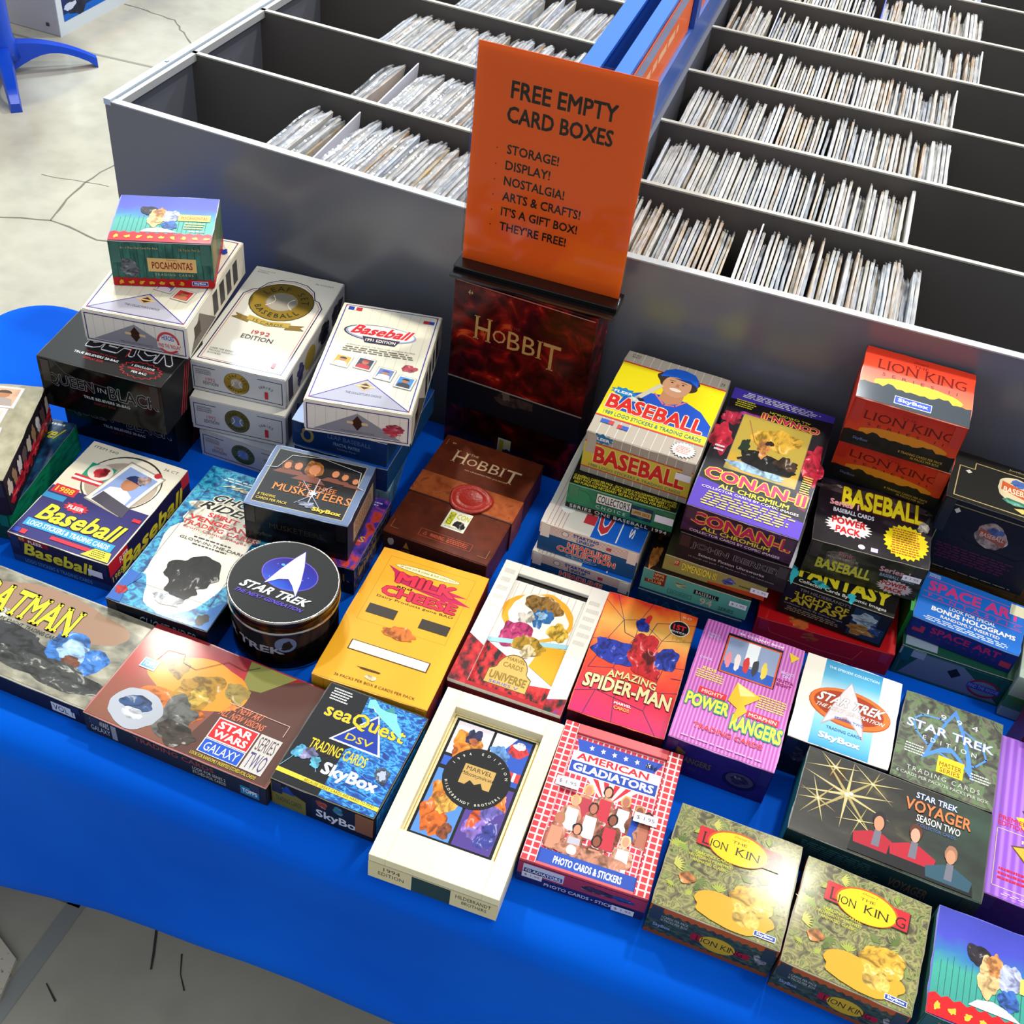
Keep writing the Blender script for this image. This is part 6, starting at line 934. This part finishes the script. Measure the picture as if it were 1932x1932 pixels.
# far right, cut by the frame
gb=tag(empty('clear_sleeved_box',(.405,1.14,0),R(-3)),'green-white box in clear wrap, cut by the right edge of the photo','box')
pbox('body',(-.035,-.06,0),(.035,.06,.075),pm('noise',[(.4,'#8ca88c'),(.6,'#c8d4d0')],6,.2),gb,.001); pbox('green_band',(-.0356,-.0606,.018),(.0356,.0606,.040),mat('#4f8a4c',.3),gb); pbox('clear_wrap',(-.037,-.062,.0005),(.037,.062,.077),gm,gb)
carton('dark_red','dark red box cut by the right edge of the photo',(.440,1.03,2,.12,.045,.070,0),'#5c101c','#2a0c14','#4a0c18',F=[('r',0,0,1,1,'#240a12'),('r',0,.45,1,1,'#5c101c'),('ln',.06,.6,.3,.8,1,'#d8a89c'),('e',.12,.26,.05,.09,'#c8b830'),('t','COM',.04,.08,.16,.16,'#b8b0a8')])
# --- left edge: card picture box on green box
carton('greenb','dark blue and green box under the picture-card box, left edge',D['greenb'],'#12305c','#0f6a48','#0f7a50',wear='#8c9ca0',
T=[('r',0,0,1,1,pm('noise',[(.35,'#0c1c3c'),(.6,'#16507a'),(.7,'#1f7a68')],8,.25)),('t','Marvel',.40,.80,.95,.92,'#d8c82c',{'b':.03,'sh':.3}),('ln',.45,.94,.92,.98,1,'#c8d4dc')],F=[('r',0,0,1,1,'#0f3c34')],Rr=[('r',0,0,1,1,pm('noise',[(.3,'#0a5c3c'),(.6,'#109060'),(.72,'#0c4030')],7,.3))])
def cardsT():
    e=[('r',.003,.003,.997,.997,pm('noise',[(.3,'#8c8468'),(.7,'#aca488')],10,.35))]
    for cx,cy,an,bg in ((.66,.86,-4,'#d8a888'),(.60,.62,-3,'#cfc4b8'),(.64,.40,4,'#c8b0b8'),(.30,.7,3,'#b8c0c8'),(.28,.4,-6,'#d8c0a0')):
        e+=card(cx,cy,.32,.30,an,bg,'#4a3428','#a89890',.14/.184)
    return e
carton('card0','olive box printed with picture cards, upper one at the left edge of the photo',D['card0'],'#a09878','#2a1c1c','#24181c',T=cardsT(),F=[('r',0,0,1,1,'#201418')],
Rr=[('r',0,0,1,1,'#1c1418')]+[('b',.08+.11*i,.60,.04,.22,['#b8a89c','#8c6a50','#c8c0c4','#5c4a44'][i%4],.4,340+i) for i in range(9)]+[('b',.10+.095*i,.28+.03*(i%2),.06,.13,['#c01828','#d8283c'][i%2],.5,360+i) for i in range(10)])
# --- round tin
rt=tag(empty('round_tin',(-.487,.8415,0)),'round black tin with a silver arrowhead emblem on its lid','tin')
TB_=pm('noise',[(.40,'#08070a'),(.55,'#0e0c14'),(.66,'#4a2c14'),(.75,'#0b0a10')],3,.10,'Object',.5,(6,6,2),metal=.6)
CH=mat('#a8a49c',.15,metal=1)
lathe('body',[(.0625,.0),(.0645,.002),(.0638,.004),(.0638,.068)],[TB_,CH],rt,56,None,[1,1,0])
ld=lathe('lid',[(.0652,.066),(.0668,.067),(.0668,.0695),(.0656,.0705),(.0656,.086),(.0668,.087),(.0668,.0885),(.0652,.0895),(.064,.0888),(.0001,.0888)],[TB_,CH],rt,56,None,[1,1,1,0,1,1,1,1,0])
A=Art(.128,.128)
for e in [('e',.5,.5,.5,.5,'#0b0b0c'),('e',.51,.60,.275,.20,'#6a4cc0'),('e',.51,.60,.265,.19,pm('grad',[(.35,'#1c6ad8'),(.5,'#2c3cb0'),(.8,'#2a1c80')],3,.15,'UV',.3))]+[('e',.35+.37*((i*37)%11)/11,.50+.2*((i*53)%13)/13,.003,.003,'#e8f0ff') for i in range(14)]+[('e',.40,.68,.018,.014,'#5ab0e8')]+delta(.515,.64,.285,1,'#5c48b8')+delta(.515,.64,.27,1,'#eceaf2')+[('t','STAR TREK',.14,.285,.86,.385,'#e6e6ea',{'b':.04,'sh':.25}),('t','THE NEXT GENERATION',.13,.215,.83,.26,'#5a48c4',{'b':.03,'sh':.25})]: A.add(e)
A.build('lid_print',ld,Matrix.Translation((-.064,-.064,.0892)))
# lettering wrapped round the tin's wall
vs,fs=textpoly('STAR TREK',.03); mxx=max(a for a,_ in vs)
vv=[]
for a,b in vs: t=R(-150)+(a/mxx+.5)*R(58); rr_=.0642; vv.append((rr_*math.cos(t),rr_*math.sin(t),.032+b*.016))
mobj('wall_lettering',vv,fs,mat('#a8a4b0',.3),rt)
vv=[];ff=[];n=24
for i in range(n): 
    q=2*math.pi*i/n; t=R(-62)+.20*math.cos(q); vv.append((.0642*math.cos(t),.0642*math.sin(t),.048+.013*math.sin(q)))
mobj('moon_print',vv,[tuple(range(n))],pm('noise',[(.3,'#3c4a78'),(.7,'#8c98b8')],14,.3),rt)
